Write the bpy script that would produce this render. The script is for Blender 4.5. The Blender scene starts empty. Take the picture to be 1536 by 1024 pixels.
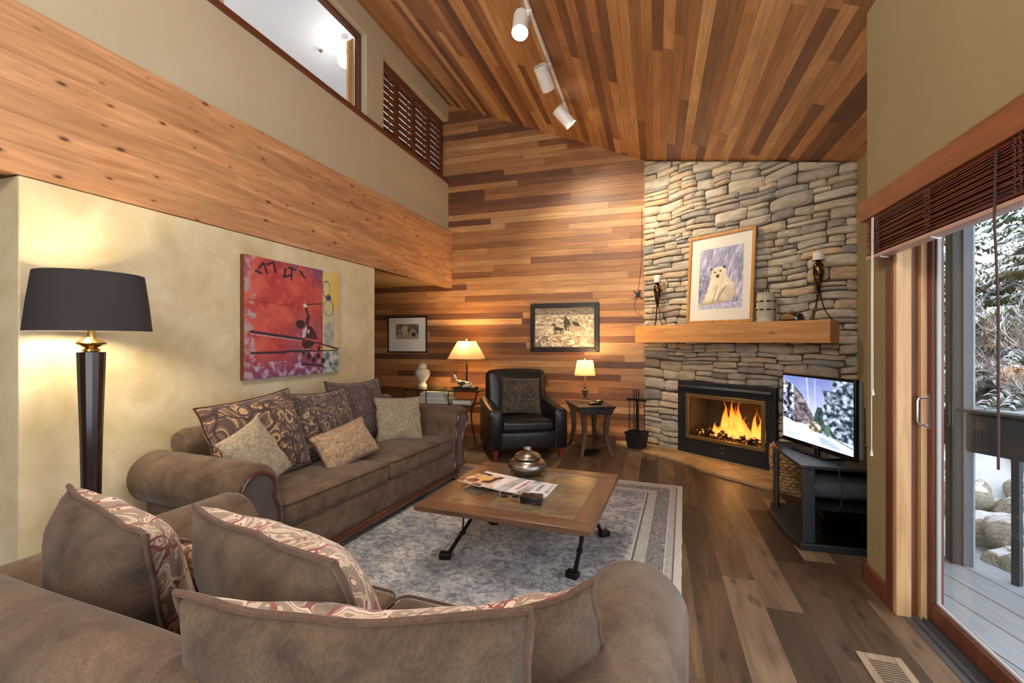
import bpy, bmesh, math, random
from mathutils import Vector, Matrix, noise
random.seed(7)
SC = bpy.context.scene
COL = SC.collection
PI = math.pi

def R(d): return math.radians(d)
def s2l(c):
    c = c / 255.0
    return c / 12.92 if c <= 0.04045 else ((c + 0.055) / 1.055) ** 2.4
def rgb(r, g, b): return (s2l(r), s2l(g), s2l(b), 1.0)

# ---------------------------------------------------------------- materials
class N:
    def __init__(self, name):
        self.m = bpy.data.materials.new(name); self.m.use_nodes = True
        self.t = self.m.node_tree; self.n = self.t.nodes; self.n.clear()
        self.out = self.n.new('ShaderNodeOutputMaterial')
        self.b = self.n.new('ShaderNodeBsdfPrincipled')
        self.t.links.new(self.b.outputs[0], self.out.inputs[0])
    def link(self, a, b): self.t.links.new(a, b)
    def set(self, sock, v):
        if isinstance(v, bpy.types.NodeSocket): self.t.links.new(v, sock)
        else: sock.default_value = v
    def math(self, op, a, b=None, c=None, clamp=False):
        n = self.n.new('ShaderNodeMath'); n.operation = op; n.use_clamp = clamp
        self.set(n.inputs[0], a)
        if b is not None: self.set(n.inputs[1], b)
        if c is not None: self.set(n.inputs[2], c)
        return n.outputs[0]
    def coord(self, kind='Object'):
        return self.n.new('ShaderNodeTexCoord').outputs[kind]
    def mapping(self, vec, scale=(1, 1, 1), loc=(0, 0, 0), rot=(0, 0, 0)):
        n = self.n.new('ShaderNodeMapping'); self.set(n.inputs[0], vec)
        n.inputs['Scale'].default_value = scale; n.inputs['Location'].default_value = loc
        n.inputs['Rotation'].default_value = rot
        return n.outputs[0]
    def noise(self, vec=None, scale=5, detail=3, rough=.5, dist=0, out=0):
        n = self.n.new('ShaderNodeTexNoise')
        if vec is not None: self.set(n.inputs['Vector'], vec)
        n.inputs['Scale'].default_value = scale; n.inputs['Detail'].default_value = detail
        n.inputs['Roughness'].default_value = rough; n.inputs['Distortion'].default_value = dist
        return n.outputs[out]
    def white(self, v, dim='2D', out='Value'):
        n = self.n.new('ShaderNodeTexWhiteNoise'); n.noise_dimensions = dim
        if dim == '1D': self.set(n.inputs['W'], v)
        else: self.set(n.inputs['Vector'], v)
        return n.outputs[out]
    def vor(self, vec, scale, feature='F1', out='Distance', rnd=1, dim='3D'):
        n = self.n.new('ShaderNodeTexVoronoi'); n.feature = feature; n.voronoi_dimensions = dim
        if vec is not None: self.set(n.inputs['Vector'], vec)
        n.inputs['Scale'].default_value = scale; n.inputs['Randomness'].default_value = rnd
        return n.outputs[out]
    def ramp(self, fac, stops, interp='LINEAR'):
        n = self.n.new('ShaderNodeValToRGB'); n.color_ramp.interpolation = interp
        e = n.color_ramp.elements
        while len(e) < len(stops): e.new(.5)
        for i, (p, c) in enumerate(stops):
            e[i].position = p
            e[i].color = c if len(c) == 4 else (*c, 1)
        self.set(n.inputs[0], fac); return n.outputs[0]
    def mix(self, fac, a, b, mode='MIX'):
        n = self.n.new('ShaderNodeMix'); n.data_type = 'RGBA'; n.blend_type = mode
        self.set(n.inputs[0], fac); self.set(n.inputs[6], a); self.set(n.inputs[7], b)
        return n.outputs[2]
    def sep(self, v):
        n = self.n.new('ShaderNodeSeparateXYZ'); self.set(n.inputs[0], v); return n.outputs
    def comb(self, x=0, y=0, z=0):
        n = self.n.new('ShaderNodeCombineXYZ')
        for i, v in enumerate((x, y, z)): self.set(n.inputs[i], v)
        return n.outputs[0]
    def bump(self, h, strength=.3, dist=.01):
        n = self.n.new('ShaderNodeBump'); n.inputs['Strength'].default_value = strength
        n.inputs['Distance'].default_value = dist; self.set(n.inputs['Height'], h)
        self.link(n.outputs[0], self.b.inputs['Normal']); return n.outputs[0]
    def base(self, c): self.set(self.b.inputs['Base Color'], c)
    def p(self, **k):
        for key, v in k.items():
            self.set(self.b.inputs[key.replace('_', ' ')], v)
        return self

def gray(v): return (v, v, v, 1)

def solid(name, col, rough=.5, metal=0, bump=None, var=.12, vscale=8, **k):
    n = N(name)
    if var:
        f = n.noise(n.coord(), vscale, 4)
        f = n.ramp(f, [(.25, gray(1 - var)), (.75, gray(1 + 0))])
        n.base(n.mix(1, col, f, 'MULTIPLY'))
    else: n.base(col)
    n.p(Roughness=rough, Metallic=metal)
    for kk, v in k.items(): n.set(n.b.inputs[kk.replace('_', ' ')], v)
    if bump: n.bump(n.noise(n.coord(), bump[0], 3), bump[1], .003)
    return n.m

def plank(name, u, v, width, length, stops, rough=.45, gap=.03, grain=.35, var=.12, knots=0, gapdark=.35, seed=0, gscale=1, coat=0):
    """random-length boards; u / v are 0,1,2 = object axes along / across the boards"""
    n = N(name); c = n.sep(n.coord())
    U = n.math('ADD', c[u], seed * 3.7 + 50); V = n.math('ADD', c[v], seed * 1.3 + 50)
    rv = n.math('DIVIDE', V, width); row = n.math('FLOOR', rv); fr = n.math('SUBTRACT', rv, row)
    r1 = n.white(row, '1D'); r2 = n.white(n.math('ADD', row, 91.3), '1D')
    uu = n.math('ADD', n.math('DIVIDE', U, n.math('MULTIPLY', n.math('ADD', n.math('MULTIPLY', r2, .8), .6), length)), n.math('MULTIPLY', r1, 7.0))
    colm = n.math('FLOOR', uu); fc = n.math('SUBTRACT', uu, colm)
    rnd = n.white(n.comb(row, colm, 0), '2D')
    rnd2 = n.white(n.comb(n.math('ADD', row, 33.3), colm, 0), '2D')
    base = n.ramp(rnd, stops)
    gv = n.comb(n.math('MULTIPLY', U, 2.2 * gscale), n.math('MULTIPLY', V, 42 * gscale), n.math('MULTIPLY', rnd2, 40))
    g = n.noise(gv, 1, 5, .6, .4)
    g2 = n.noise(n.comb(n.math('MULTIPLY', U, 1.3 * gscale), n.math('MULTIPLY', V, 7 * gscale), n.math('MULTIPLY', rnd2, 20)), 1, 3, .5, 1.2)
    gm = n.ramp(g, [(.3, gray(1 - grain)), (.65, gray(1.0))])
    gm2 = n.ramp(g2, [(.3, gray(1 - var * 2)), (.7, gray(1.05))])
    col = n.mix(1, n.mix(1, base, gm, 'MULTIPLY'), gm2, 'MULTIPLY')
    if knots:
        kv = n.comb(n.math('ADD', n.math('MULTIPLY', U, 2.4), n.math('MULTIPLY', rnd2, 9)), n.math('MULTIPLY', V, 6.0), 0)
        k = n.vor(kv, 1.0, dim='2D')
        kk = n.ramp(k, [(.0, gray(1)), (knots, gray(.55)), (knots * 2.2, gray(0))])
        col = n.mix(n.math('MULTIPLY', kk, .75), col, (.02, .012, .008, 1))
    e1 = n.math('LESS_THAN', fr, gap)
    e2 = n.math('LESS_THAN', fc, gap * width / length * .8)
    e = n.math('MAXIMUM', e1, e2)
    col = n.mix(n.math('MULTIPLY', e, 1 - gapdark), col, (.02, .01, .006, 1))
    n.base(col); n.p(Roughness=rough)
    if coat: n.p(Coat_Weight=coat, Coat_Roughness=.25)
    n.bump(n.math('SUBTRACT', n.math('MULTIPLY', g, .25), e), .35, .004)
    return n.m

def wood(name, c1, c2, axis=0, rough=.4, knots=0, scale=1, coat=0.0, lam=0):
    n = N(name); c = n.sep(n.coord())
    o = [n.math('MULTIPLY', c[i], (2.0 if i == axis else 26.0) * scale) for i in range(3)]
    v = n.comb(*o)
    g = n.noise(v, 1, 5, .6, .6)
    col = n.ramp(g, [(.3, c1), (.7, c2)])
    if lam:   # glued laminations
        row = n.math('FLOOR', n.math('DIVIDE', n.math('ADD', c[2], 40), lam))
        colm = n.math('FLOOR', n.math('ADD', n.math('DIVIDE', c[axis], 2.3), n.math('MULTIPLY', n.white(row, '1D'), 5)))
        r = n.white(n.comb(row, colm, 0), '2D')
        col = n.mix(1, col, n.ramp(r, [(0, gray(.86)), (1, gray(1.06))]), 'MULTIPLY')
        fr = n.math('FRACT', n.math('DIVIDE', n.math('ADD', c[2], 40), lam))
        col = n.mix(n.math('MULTIPLY', n.math('LESS_THAN', fr, .02), .5), col, (.08, .03, .01, 1))
        v2 = n.comb(*[n.math('MULTIPLY', c[i], 1.0 if i == axis else 9.0) for i in range(3)])
        col = n.mix(1, col, n.ramp(n.noise(v2, 1, 4, .6, 1.5), [(.3, gray(.7)), (.65, gray(1.05))]), 'MULTIPLY')
    if knots:
        kv = n.comb(n.math('MULTIPLY', c[axis], 2.6), n.math('MULTIPLY', c[2], 6.5), 0)
        k = n.vor(kv, knots, dim='2D')
        r = n.vor(kv, knots, out='Color', dim='2D')
        sz = n.math('MULTIPLY', n.math('MAXIMUM', n.math('SUBTRACT', n.sep(r)[0], .45), 0.0), .15)
        kk = n.math('LESS_THAN', k, sz)
        halo = n.math('MULTIPLY', n.math('GREATER_THAN', sz, .004), n.ramp(n.math('SUBTRACT', k, sz), [(0, gray(.55)), (.09, gray(0))]))
        col = n.mix(halo, col, (.16, .05, .015, 1))
        col = n.mix(n.math('MULTIPLY', kk, .8), col, (.05, .02, .01, 1))
    n.base(col); n.p(Roughness=rough)
    if coat: n.p(Coat_Weight=coat, Coat_Roughness=.2)
    n.bump(g, .12, .002)
    return n.m

def fabric(name, c1, c2, scale=14, weave=260, rough=.95, sheen=.25, bump=.25):
    n = N(name); co = n.coord()
    f = n.noise(co, scale, 5, .65, .6)
    col = n.ramp(f, [(.3, c1), (.72, c2)])
    w = n.noise(n.mapping(co, (1, 1, .35)), weave, 2)
    col = n.mix(1, col, n.ramp(w, [(.3, gray(.78)), (.7, gray(1.12))]), 'MULTIPLY')
    n.base(col); n.p(Roughness=rough, Sheen_Weight=sheen, Sheen_Roughness=.4)
    n.bump(w, bump, .002)
    return n.m

def damask(name, dark, mid, light, line, scale=9, off=0, soft=False):
    """scrolling leaf-and-flower print"""
    n = N(name); co = n.mapping(n.coord(), (1, 1, 1), (off, off * .7, 0))
    warp = n.noise(co, scale * .8, 2, .5, 0, out=1)
    cv = n.n.new('ShaderNodeVectorMath'); cv.operation = 'MULTIPLY_ADD'
    n.link(warp, cv.inputs[0]); cv.inputs[1].default_value = (.16, .16, .16); n.link(co, cv.inputs[2])
    v1 = n.vor(cv.outputs[0], scale * .9)
    e = n.vor(cv.outputs[0], scale * .9, 'DISTANCE_TO_EDGE')
    nz = n.noise(co, scale * .75, 1, .4, 1.8)
    fr = n.math('FRACT', n.math('MULTIPLY', nz, 5.0))
    t = n.ramp(fr, [(0, dark), (.30, mid), (.34, line), (.42, light), (.62, line), (.68, mid), (.92, dark)], 'CONSTANT' if not soft else 'LINEAR')
    flower = n.ramp(v1, [(0, dark), (.10, line), (.14, light), (.27, line), (.31, mid)], 'CONSTANT')
    pick = n.math('LESS_THAN', v1, .34)
    pick2 = n.math('GREATER_THAN', n.sep(n.vor(cv.outputs[0], scale * .9, out='Color'))[0], .55)
    col = n.mix(n.math('MULTIPLY', pick, pick2), t, flower)
    col = n.mix(n.math('LESS_THAN', e, .035), col, line)
    w = n.noise(n.coord(), 320, 2)
    col = n.mix(1, col, n.ramp(w, [(.3, gray(.8)), (.7, gray(1.1))]), 'MULTIPLY')
    n.base(col); n.p(Roughness=.9, Sheen_Weight=.2)
    n.bump(w, .25, .002)
    return n.m

def emit(name, col, strength):
    n = N(name); n.n.remove(n.b)
    e = n.n.new('ShaderNodeEmission'); e.inputs[0].default_value = col; e.inputs[1].default_value = strength
    n.link(e.outputs[0], n.out.inputs[0]); return n.m

def glass(name, tint=(1, 1, 1, 1), refl=.08, rough=0.0):
    n = N(name); n.n.remove(n.b)
    t = n.n.new('ShaderNodeBsdfTransparent'); t.inputs[0].default_value = tint
    g = n.n.new('ShaderNodeBsdfGlossy'); g.inputs[1].default_value = rough
    m = n.n.new('ShaderNodeMixShader')
    lw = n.n.new('ShaderNodeLayerWeight'); lw.inputs[0].default_value = .5
    f = n.math('ADD', n.math('MULTIPLY', n.math('POWER', lw.outputs['Facing'], 5.0), .9), refl * .5)
    n.link(f, m.inputs[0]); n.link(t.outputs[0], m.inputs[1]); n.link(g.outputs[0], m.inputs[2])
    n.link(m.outputs[0], n.out.inputs[0]); return n.m

def shade_mat(name, col, glow):
    n = N(name); n.n.remove(n.b)
    d = n.n.new('ShaderNodeBsdfDiffuse'); d.inputs[0].default_value = col
    t = n.n.new('ShaderNodeBsdfTranslucent'); t.inputs[0].default_value = (col[0] * .36, col[1] * .34, col[2] * .30, 1)
    m = n.n.new('ShaderNodeMixShader'); m.inputs[0].default_value = glow
    n.link(d.outputs[0], m.inputs[1]); n.link(t.outputs[0], m.inputs[2])
    n.link(m.outputs[0], n.out.inputs[0]); return n.m

def vcol(name, emission=0, rough=.5, coat=0):
    n = N(name); a = n.n.new('ShaderNodeVertexColor'); a.layer_name = 'Col'
    if emission:
        n.base((.01, .01, .01, 1)); n.link(a.outputs[0], n.b.inputs['Emission Color'])
        n.b.inputs['Emission Strength'].default_value = emission; n.p(Roughness=.15)
    else:
        n.base(a.outputs[0]); n.p(Roughness=rough)
        if coat: n.p(Coat_Weight=coat, Coat_Roughness=.05)
    return n.m

# ---------------------------------------------------------------- mesh builder
class MB:
    def __init__(self): self.v = []; self.f = []; self.mi = []
    def add(self, vs, fs, mat=0):
        o = len(self.v); self.v += [tuple(p) for p in vs]
        for f in fs: self.f.append(tuple(i + o for i in f)); self.mi.append(mat)
        return self
    def box(self, x0, x1, y0, y1, z0, z1, mat=0):
        vs = [(x, y, z) for z in (z0, z1) for y in (y0, y1) for x in (x0, x1)]
        return self.add(vs, [(0, 2, 3, 1), (4, 5, 7, 6), (0, 1, 5, 4), (2, 6, 7, 3), (0, 4, 6, 2), (1, 3, 7, 5)], mat)
    def mbox(self, M, sx, sy, sz, mat=0):
        vs = [M @ Vector((x, y, z)) for z in (-sz / 2, sz / 2) for y in (-sy / 2, sy / 2) for x in (-sx / 2, sx / 2)]
        return self.add(vs, [(0, 2, 3, 1), (4, 5, 7, 6), (0, 1, 5, 4), (2, 6, 7, 3), (0, 4, 6, 2), (1, 3, 7, 5)], mat)
    def prism(self, poly, axis, a, b, mat=0):
        """poly: list of 2D; axis 'z','y','x' = extrusion; y: (x,z) pairs, x: (y,z) pairs"""
        def P(p, t):
            if axis == 'z': return (p[0], p[1], t)
            if axis == 'y': return (p[0], t, p[1])
            return (t, p[0], p[1])
        n = len(poly); vs = [P(p, a) for p in poly] + [P(p, b) for p in poly]
        fs = [tuple(range(n - 1, -1, -1)), tuple(range(n, 2 * n))]
        fs += [(i, (i + 1) % n, n + (i + 1) % n, n + i) for i in range(n)]
        return self.add(vs, fs, mat)
    def rings(self, rings, cap=True, closed=True, mat=0):
        """rings: list of lists of points, equal length"""
        m = len(rings[0]); vs = [p for r in rings for p in r]; fs = []
        for i in range(len(rings) - 1):
            for j in range(m if closed else m - 1):
                a = i * m + j; b = i * m + (j + 1) % m
                fs.append((a, b, b + m, a + m))
        if cap and closed:
            fs.append(tuple(range(m - 1, -1, -1))); fs.append(tuple(range((len(rings) - 1) * m, len(rings) * m)))
        return self.add(vs, fs, mat)
    def tube(self, pts, r, n=8, closed=False, mat=0, flat=None):
        pts = [Vector(p) for p in pts]; rs = r if isinstance(r, (list, tuple)) else [r] * len(pts)
        rings = []; prev = None; L = len(pts)
        for i, p in enumerate(pts):
            if closed: d = pts[(i + 1) % L] - pts[i - 1]
            else: d = pts[min(i + 1, L - 1)] - pts[max(i - 1, 0)]
            if d.length < 1e-9: d = Vector((0, 0, 1))
            d.normalize()
            if prev is None:
                u = d.orthogonal().normalized() if abs(d.z) > .95 else d.cross(Vector((0, 0, 1))).normalized()
            else:
                u = (prev - d * prev.dot(d))
                u = u.normalized() if u.length > 1e-6 else d.orthogonal().normalized()
            prev = u; w = d.cross(u)
            k1, k2 = flat or (1, 1)
            rings.append([p + (u * math.cos(2 * PI * j / n) * k1 + w * math.sin(2 * PI * j / n) * k2) * rs[i] for j in range(n)])
        if closed:
            rings.append(rings[0]); return self.rings(rings, False, True, mat)
        return self.rings(rings, True, True, mat)
    def lathe(self, prof, n=32, c=(0, 0, 0), mat=0, sx=1, sy=1):
        rings = [[(c[0] + r * sx * math.cos(2 * PI * j / n), c[1] + r * sy * math.sin(2 * PI * j / n), c[2] + z) for j in range(n)] for r, z in prof]
        return self.rings(rings, True, True, mat)
    def soft(self, c, size, r, puff=(0, 0, 0), n=6, M=None, mat=0, wob=0):
        """rounded, slightly inflated box"""
        h = [s / 2 for s in size]
        def ax(hh):
            rr = min(r, hh * .98)
            mid = [(-hh + rr) + (2 * (hh - rr)) * i / n for i in range(n + 1)]
            return [-hh, -hh + rr * .22, -hh + rr * .55] + mid + [hh - rr * .55, hh - rr * .22, hh]
        A = [ax(x) for x in h]; idx = {}; vs = []; fs = []
        def vert(p):
            k = tuple(round(t, 6) for t in p)
            if k in idx: return idx[k]
            q = Vector(p); inn = Vector([max(-(h[i] - min(r, h[i] * .98)), min(h[i] - min(r, h[i] * .98), q[i])) for i in range(3)])
            d = q - inn
            if d.length > 1e-9: q = inn + d.normalized() * min(r, min(h) * .98)
            t = [q[i] / h[i] for i in range(3)]
            for i in range(3):
                if puff[i]:
                    j, k2 = [x for x in range(3) if x != i]
                    q[i] += math.copysign(1, t[i]) * min(1, abs(t[i]) * 1.2) * puff[i] * max(0, 1 - t[j] ** 2) * max(0, 1 - t[k2] ** 2)
            if wob: q += Vector(noise.noise_vector(q * 6 + Vector(c) * 3)) * wob
            q += Vector(c)
            if M is not None: q = M @ q
            idx[k] = len(vs); vs.append(q); return idx[k]
        for i in range(3):
            j, k = [(1, 2), (2, 0), (0, 1)][i]
            for sgn in (-1, 1):
                for a in range(len(A[j]) - 1):
                    for b in range(len(A[k]) - 1):
                        q = []
                        for (da, db) in ((0, 0), (1, 0), (1, 1), (0, 1)):
                            p = [0, 0, 0]; p[i] = sgn * h[i]; p[j] = A[j][a + da]; p[k] = A[k][b + db]
                            q.append(vert(p))
                        fs.append(tuple(q) if sgn > 0 else tuple(reversed(q)))
        return self.add(vs, fs, mat)
    def build(self, name, mats, parent=None, smooth=True, bevel=0, seg=2, angle=40, label=None, sub=0, **props):
        me = bpy.data.meshes.new(name); me.from_pydata(self.v, [], self.f); me.validate(); 
        if not isinstance(mats, (list, tuple)): mats = [mats]
        for m in mats: me.materials.append(m)
        if len(mats) > 1 and len(me.polygons) == len(self.mi): me.polygons.foreach_set('material_index', self.mi)
        bm = bmesh.new(); bm.from_mesh(me); bmesh.ops.recalc_face_normals(bm, faces=bm.faces); bm.to_mesh(me); bm.free()
        if smooth:
            me.polygons.foreach_set('use_smooth', [True] * len(me.polygons)); me.set_sharp_from_angle(angle=R(angle))
        me.update()
        o = bpy.data.objects.new(name, me); COL.objects.link(o)
        if parent: o.parent = parent
        if bevel:
            b = o.modifiers.new('b', 'BEVEL'); b.width = bevel; b.segments = seg; b.limit_method = 'ANGLE'; b.angle_limit = R(35)
        if sub:
            s = o.modifiers.new('s', 'SUBSURF'); s.levels = sub; s.render_levels = sub
        if label: o['label'] = label
        for k, v in props.items(): o[k] = v
        return o

def thing(name, label, cat, loc=(0, 0, 0), rz=0, group=None):
    o = bpy.data.objects.new(name, None); COL.objects.link(o); o.empty_display_size = .1
    o.location = loc; o.rotation_euler = (0, 0, R(rz)); o['label'] = label; o['category'] = cat
    if group: o['group'] = group
    return o
def tag(o, label, cat, group=None):
    o['label'] = label; o['category'] = cat
    if group: o['group'] = group
    return o
def struct(o, label=None):
    o['kind'] = 'structure'
    if label: o['label'] = label
    return o
def at(o, loc=None, rz=None):
    if loc is not None: o.location = loc
    if rz is not None: o.rotation_euler = (0, 0, R(rz))
    return o
def cp(o, parent=None):
    c = o.copy(); COL.objects.link(c)
    if parent is not None: c.parent = parent
    for ch in list(o.children):
        d = ch.copy(); COL.objects.link(d); d.parent = c
        for g in list(ch.children):
            e = g.copy(); COL.objects.link(e); e.parent = d
    return c

def picture(name, w, h, nx, ny, func, mat, parent, y=0.0, x0=None, z0=0.0):
    """a printed picture in the local x-z plane facing -y; func(u, v) -> sRGB 0..255, v from the top"""
    x0 = -w / 2 if x0 is None else x0
    vs = []; cols = []
    for j in range(ny + 1):
        for i in range(nx + 1):
            u, v = i / nx, j / ny
            vs.append((x0 + u * w, y, z0 + h * (1 - v)))
            c = func(u, v); cols += [s2l(max(0, min(255, t))) for t in c[:3]] + [1.0]
    fs = [(j * (nx + 1) + i, (j + 1) * (nx + 1) + i, (j + 1) * (nx + 1) + i + 1, j * (nx + 1) + i + 1) for j in range(ny) for i in range(nx)]
    me = bpy.data.meshes.new(name); me.from_pydata(vs, [], fs); me.materials.append(mat)
    a = me.color_attributes.new('Col', 'FLOAT_COLOR', 'POINT'); a.data.foreach_set('color', cols)
    o = bpy.data.objects.new(name, me); COL.objects.link(o); o.parent = parent
    return o

def inpoly(p, x, y):
    c = False; n = len(p); j = n - 1
    for i in range(n):
        if (p[i][1] > y) != (p[j][1] > y) and x < (p[j][0] - p[i][0]) * (y - p[i][1]) / (p[j][1] - p[i][1]) + p[i][0]: c = not c
        j = i
    return c
def fb(x, y, s=1.0, o=3, z=0.0): return noise.fractal(Vector((x * s, y * s, z)), 1.0, 2.0, o)
def lerp(a, b, t):
    t = max(0, min(1, t)); return tuple(a[i] + (b[i] - a[i]) * t for i in range(3))
def seg(px, py, ax, ay, bx, by):
    dx, dy = bx - ax, by - ay; t = max(0, min(1, ((px - ax) * dx + (py - ay) * dy) / (dx * dx + dy * dy + 1e-12)))
    return math.hypot(px - ax - t * dx, py - ay - t * dy)
def ell(x, y, cx, cy, rx, ry, rot=0):
    c, s = math.cos(rot), math.sin(rot); X, Y = x - cx, y - cy
    return ((X * c + Y * s) / rx) ** 2 + ((-X * s + Y * c) / ry) ** 2
# ---------------------------------------------------------------- material set
CEDAR = [(0, rgb(112, 74, 52)), (.16, rgb(132, 86, 56)), (.32, rgb(164, 112, 70)), (.55, rgb(186, 130, 80)), (.78, rgb(204, 150, 96)), (1, rgb(222, 174, 118))]
M = {}
M['wall_cedar'] = plank('cedar_wall_boards', 0, 2, .088, 2.3, CEDAR, rough=.45, gap=.035, seed=3)
M['ceil_cedar'] = plank('cedar_ceiling_boards', 1, 0, .088, 2.1, CEDAR, rough=.45, gap=.03, seed=11)
M['floor'] = plank('walnut_floor_boards', 1, 0, .175, 1.25, [(0, rgb(84, 64, 50)), (.35, rgb(110, 87, 68)), (.7, rgb(132, 108, 86)), (1, rgb(164, 138, 112))],
                   rough=.48, gap=.012, grain=.4, var=.25, knots=.075, gapdark=.2, seed=5, gscale=.8)
M['deck'] = plank('grey_deck_boards', 1, 0, .205, 30, [(0, rgb(150, 157, 168)), (1, rgb(168, 174, 183))], rough=.75, gap=.035, grain=.12, var=.06, gapdark=.05, seed=2)
M['beam'] = wood('knotty_fir_beam', rgb(190, 134, 90), rgb(218, 168, 122), 1, .5, knots=1.45, lam=.145)
M['mantel'] = wood('oak_mantel', rgb(180, 124, 70), rgb(214, 158, 100), 0, .5, knots=.55)
M['redwood'] = wood('red_brown_trim', rgb(92, 50, 32), rgb(124, 70, 44), 1, .4)
M['redwoodz'] = wood('red_brown_upright', rgb(84, 46, 32), rgb(114, 64, 44), 2, .4)
M['valance'] = wood('valance_wood', rgb(126, 76, 46), rgb(156, 98, 62), 1, .4)
M['jamb'] = wood('light_jamb_wood', rgb(188, 144, 98), rgb(220, 180, 132), 2, .45)
M['jamb_dark'] = wood('dark_jamb_groove', rgb(96, 56, 30), rgb(130, 80, 44), 2, .45)
M['blind'] = wood('mahogany_slats', rgb(70, 26, 20), rgb(112, 46, 34), 1, .35)
M['shutter'] = wood('shutter_wood', rgb(76, 40, 22), rgb(120, 66, 36), 1, .45)
M['oak'] = wood('golden_oak', rgb(172, 118, 56), rgb(206, 154, 84), 2, .4)
M['darkwood'] = wood('dark_carved_wood', rgb(52, 24, 16), rgb(92, 46, 30), 1, .3, coat=.4)
M['lampwood'] = wood('polished_ebony_wood', rgb(22, 10, 12), rgb(46, 22, 22), 2, .18, coat=.8)
M['tablewood'] = wood('coffee_table_wood', rgb(76, 54, 42), rgb(116, 84, 64), 0, .35, coat=.2)
M['endwood'] = wood('brown_leg_wood', rgb(66, 46, 36), rgb(100, 74, 58), 2, .5)
M['endtop'] = solid('black_table_paint', rgb(46, 42, 42), .3)
def cream(name, c1, c2, sc=2.2, bump=.15):
    n = N(name); f = n.noise(n.coord(), sc, 6, .62, .5)
    n.base(n.ramp(f, [(.3, c1), (.7, c2)])); n.p(Roughness=.85); n.bump(n.noise(n.coord(), 90, 3), bump, .002); return n.m
M['faux'] = cream('faux_finish_plaster', rgb(200, 182, 138), rgb(228, 215, 182), 3.6)
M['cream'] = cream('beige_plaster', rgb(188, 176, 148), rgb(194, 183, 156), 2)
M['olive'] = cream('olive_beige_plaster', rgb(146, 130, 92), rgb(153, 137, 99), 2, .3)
M['white'] = solid('white_paint', rgb(232, 232, 234), .8, var=.02)
M['ceil_under'] = solid('soffit_paint', rgb(150, 120, 84), .8)
M['white_metal'] = solid('white_metal', rgb(232, 228, 222), .35, var=.02)
M['black_metal'] = solid('black_iron', rgb(30, 29, 30), .45, .6)
M['black_paint'] = solid('black_steel_surround', rgb(38, 41, 46), .5, .2)
M['brass'] = solid('antique_brass', rgb(150, 122, 76), .42, .6)
M['brightbrass'] = solid('polished_brass', rgb(212, 178, 104), .2, 1)
M['pewter'] = solid('hammered_pewter', rgb(150, 144, 138), .3, 1, bump=(30, .1))
M['chrome'] = solid('satin_nickel', rgb(200, 196, 190), .25, 1)
M['grey_frame'] = solid('grey_vinyl', rgb(176, 178, 180), .5, var=.03)
M['deckblack'] = solid('dark_painted_lumber', rgb(52, 56, 62), .6)
M['upholstery'] = fabric('brown_chenille', rgb(72, 55, 41), rgb(116, 95, 76), 7, 240, sheen=.15)
M['upholstery_dark'] = fabric('dark_panel_chenille', rgb(70, 58, 54), rgb(92, 78, 72), 9, 240, sheen=.3)  # darker fabric of the arm front panels
M['corduroy'] = fabric('brown_corduroy', rgb(58, 45, 34), rgb(106, 86, 67), 6, 170, sheen=.12, bump=.5)
M['welt'] = fabric('brown_welt', rgb(78, 56, 42), rgb(100, 74, 56), 20, 200)
M['boucle'] = fabric('woven_beige_boucle', rgb(118, 104, 86), rgb(182, 168, 142), 60, 130, bump=.8)
M['chenille2'] = fabric('ribbed_tan_weave', rgb(120, 92, 68), rgb(186, 160, 130), 45, 110, bump=.8)
M['dam1'] = damask('damask_brown', rgb(82, 62, 56), rgb(112, 90, 76), rgb(176, 142, 104), rgb(58, 40, 36), 6.5)
M['dam1b'] = damask('damask_brown_two', rgb(80, 62, 58), rgb(108, 88, 78), rgb(160, 132, 104), rgb(58, 42, 38), 9, 3.3)
M['dam2'] = damask('damask_taupe', rgb(78, 62, 56), rgb(96, 78, 72), rgb(122, 100, 90), rgb(64, 50, 46), 10, 7.1)
M['dam3'] = damask('damask_red_cream', rgb(150, 128, 108), rgb(206, 186, 160), rgb(224, 206, 184), rgb(140, 70, 66), 9, 1.7)
M['dam4'] = damask('damask_chair', rgb(50, 44, 40), rgb(66, 58, 50), rgb(112, 98, 80), rgb(84, 72, 60), 16, 5.2)
M['leather'] = solid('black_leather', rgb(34, 31, 32), .32, bump=(60, .12), var=.2)
M['cherry'] = solid('cherry_foot', rgb(122, 40, 34), .4)
M['shade_black'] = solid('black_linen_shade', rgb(52, 48, 48), .9, var=.1)
M['shade_lit'] = shade_mat('cream_lamp_shade', (.66, .50, .31, 1), .30)
M['glass'] = glass('window_glass', (.97, .98, .98, 1), .03)
M['fireglass'] = glass('fire_glass', (.95, .93, .9, 1), .04)
M['tableglass'] = glass('table_glass', (.72, .82, .74, 1), .09)
M['smokeglass'] = glass('smoked_glass', (.16, .17, .18, 1), .09)
M['candle'] = solid('white_wax', rgb(240, 234, 222), .5, var=.02)
M['ceramic'] = solid('ivory_ceramic', rgb(212, 206, 186), .35, var=.15)
M['tan_clay'] = solid('aged_cream_ceramic', rgb(196, 190, 164), .5, var=.25)
M['black'] = solid('matte_black', rgb(20, 20, 22), .6)
M['glossblack'] = solid('gloss_black_plastic', rgb(14, 14, 16), .15, var=0)
M['silver_plastic'] = solid('silver_plastic', rgb(150, 152, 156), .35, .3)
M['paper'] = solid('paper_edges', rgb(226, 222, 214), .8, var=.06)
M['matboard'] = solid('mat_board', rgb(232, 228, 216), .9, var=.02)
M['standblack'] = solid('black_ash_laminate', rgb(36, 38, 44), .38)
M['red'] = solid('red_ember', rgb(120, 30, 20), .7)
M['lampglow'] = emit('bulb', (1, .82, .55, 1), 60)
M['spotglow'] = emit('spot_lens', (1, .93, .82, 1), 22)
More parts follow.
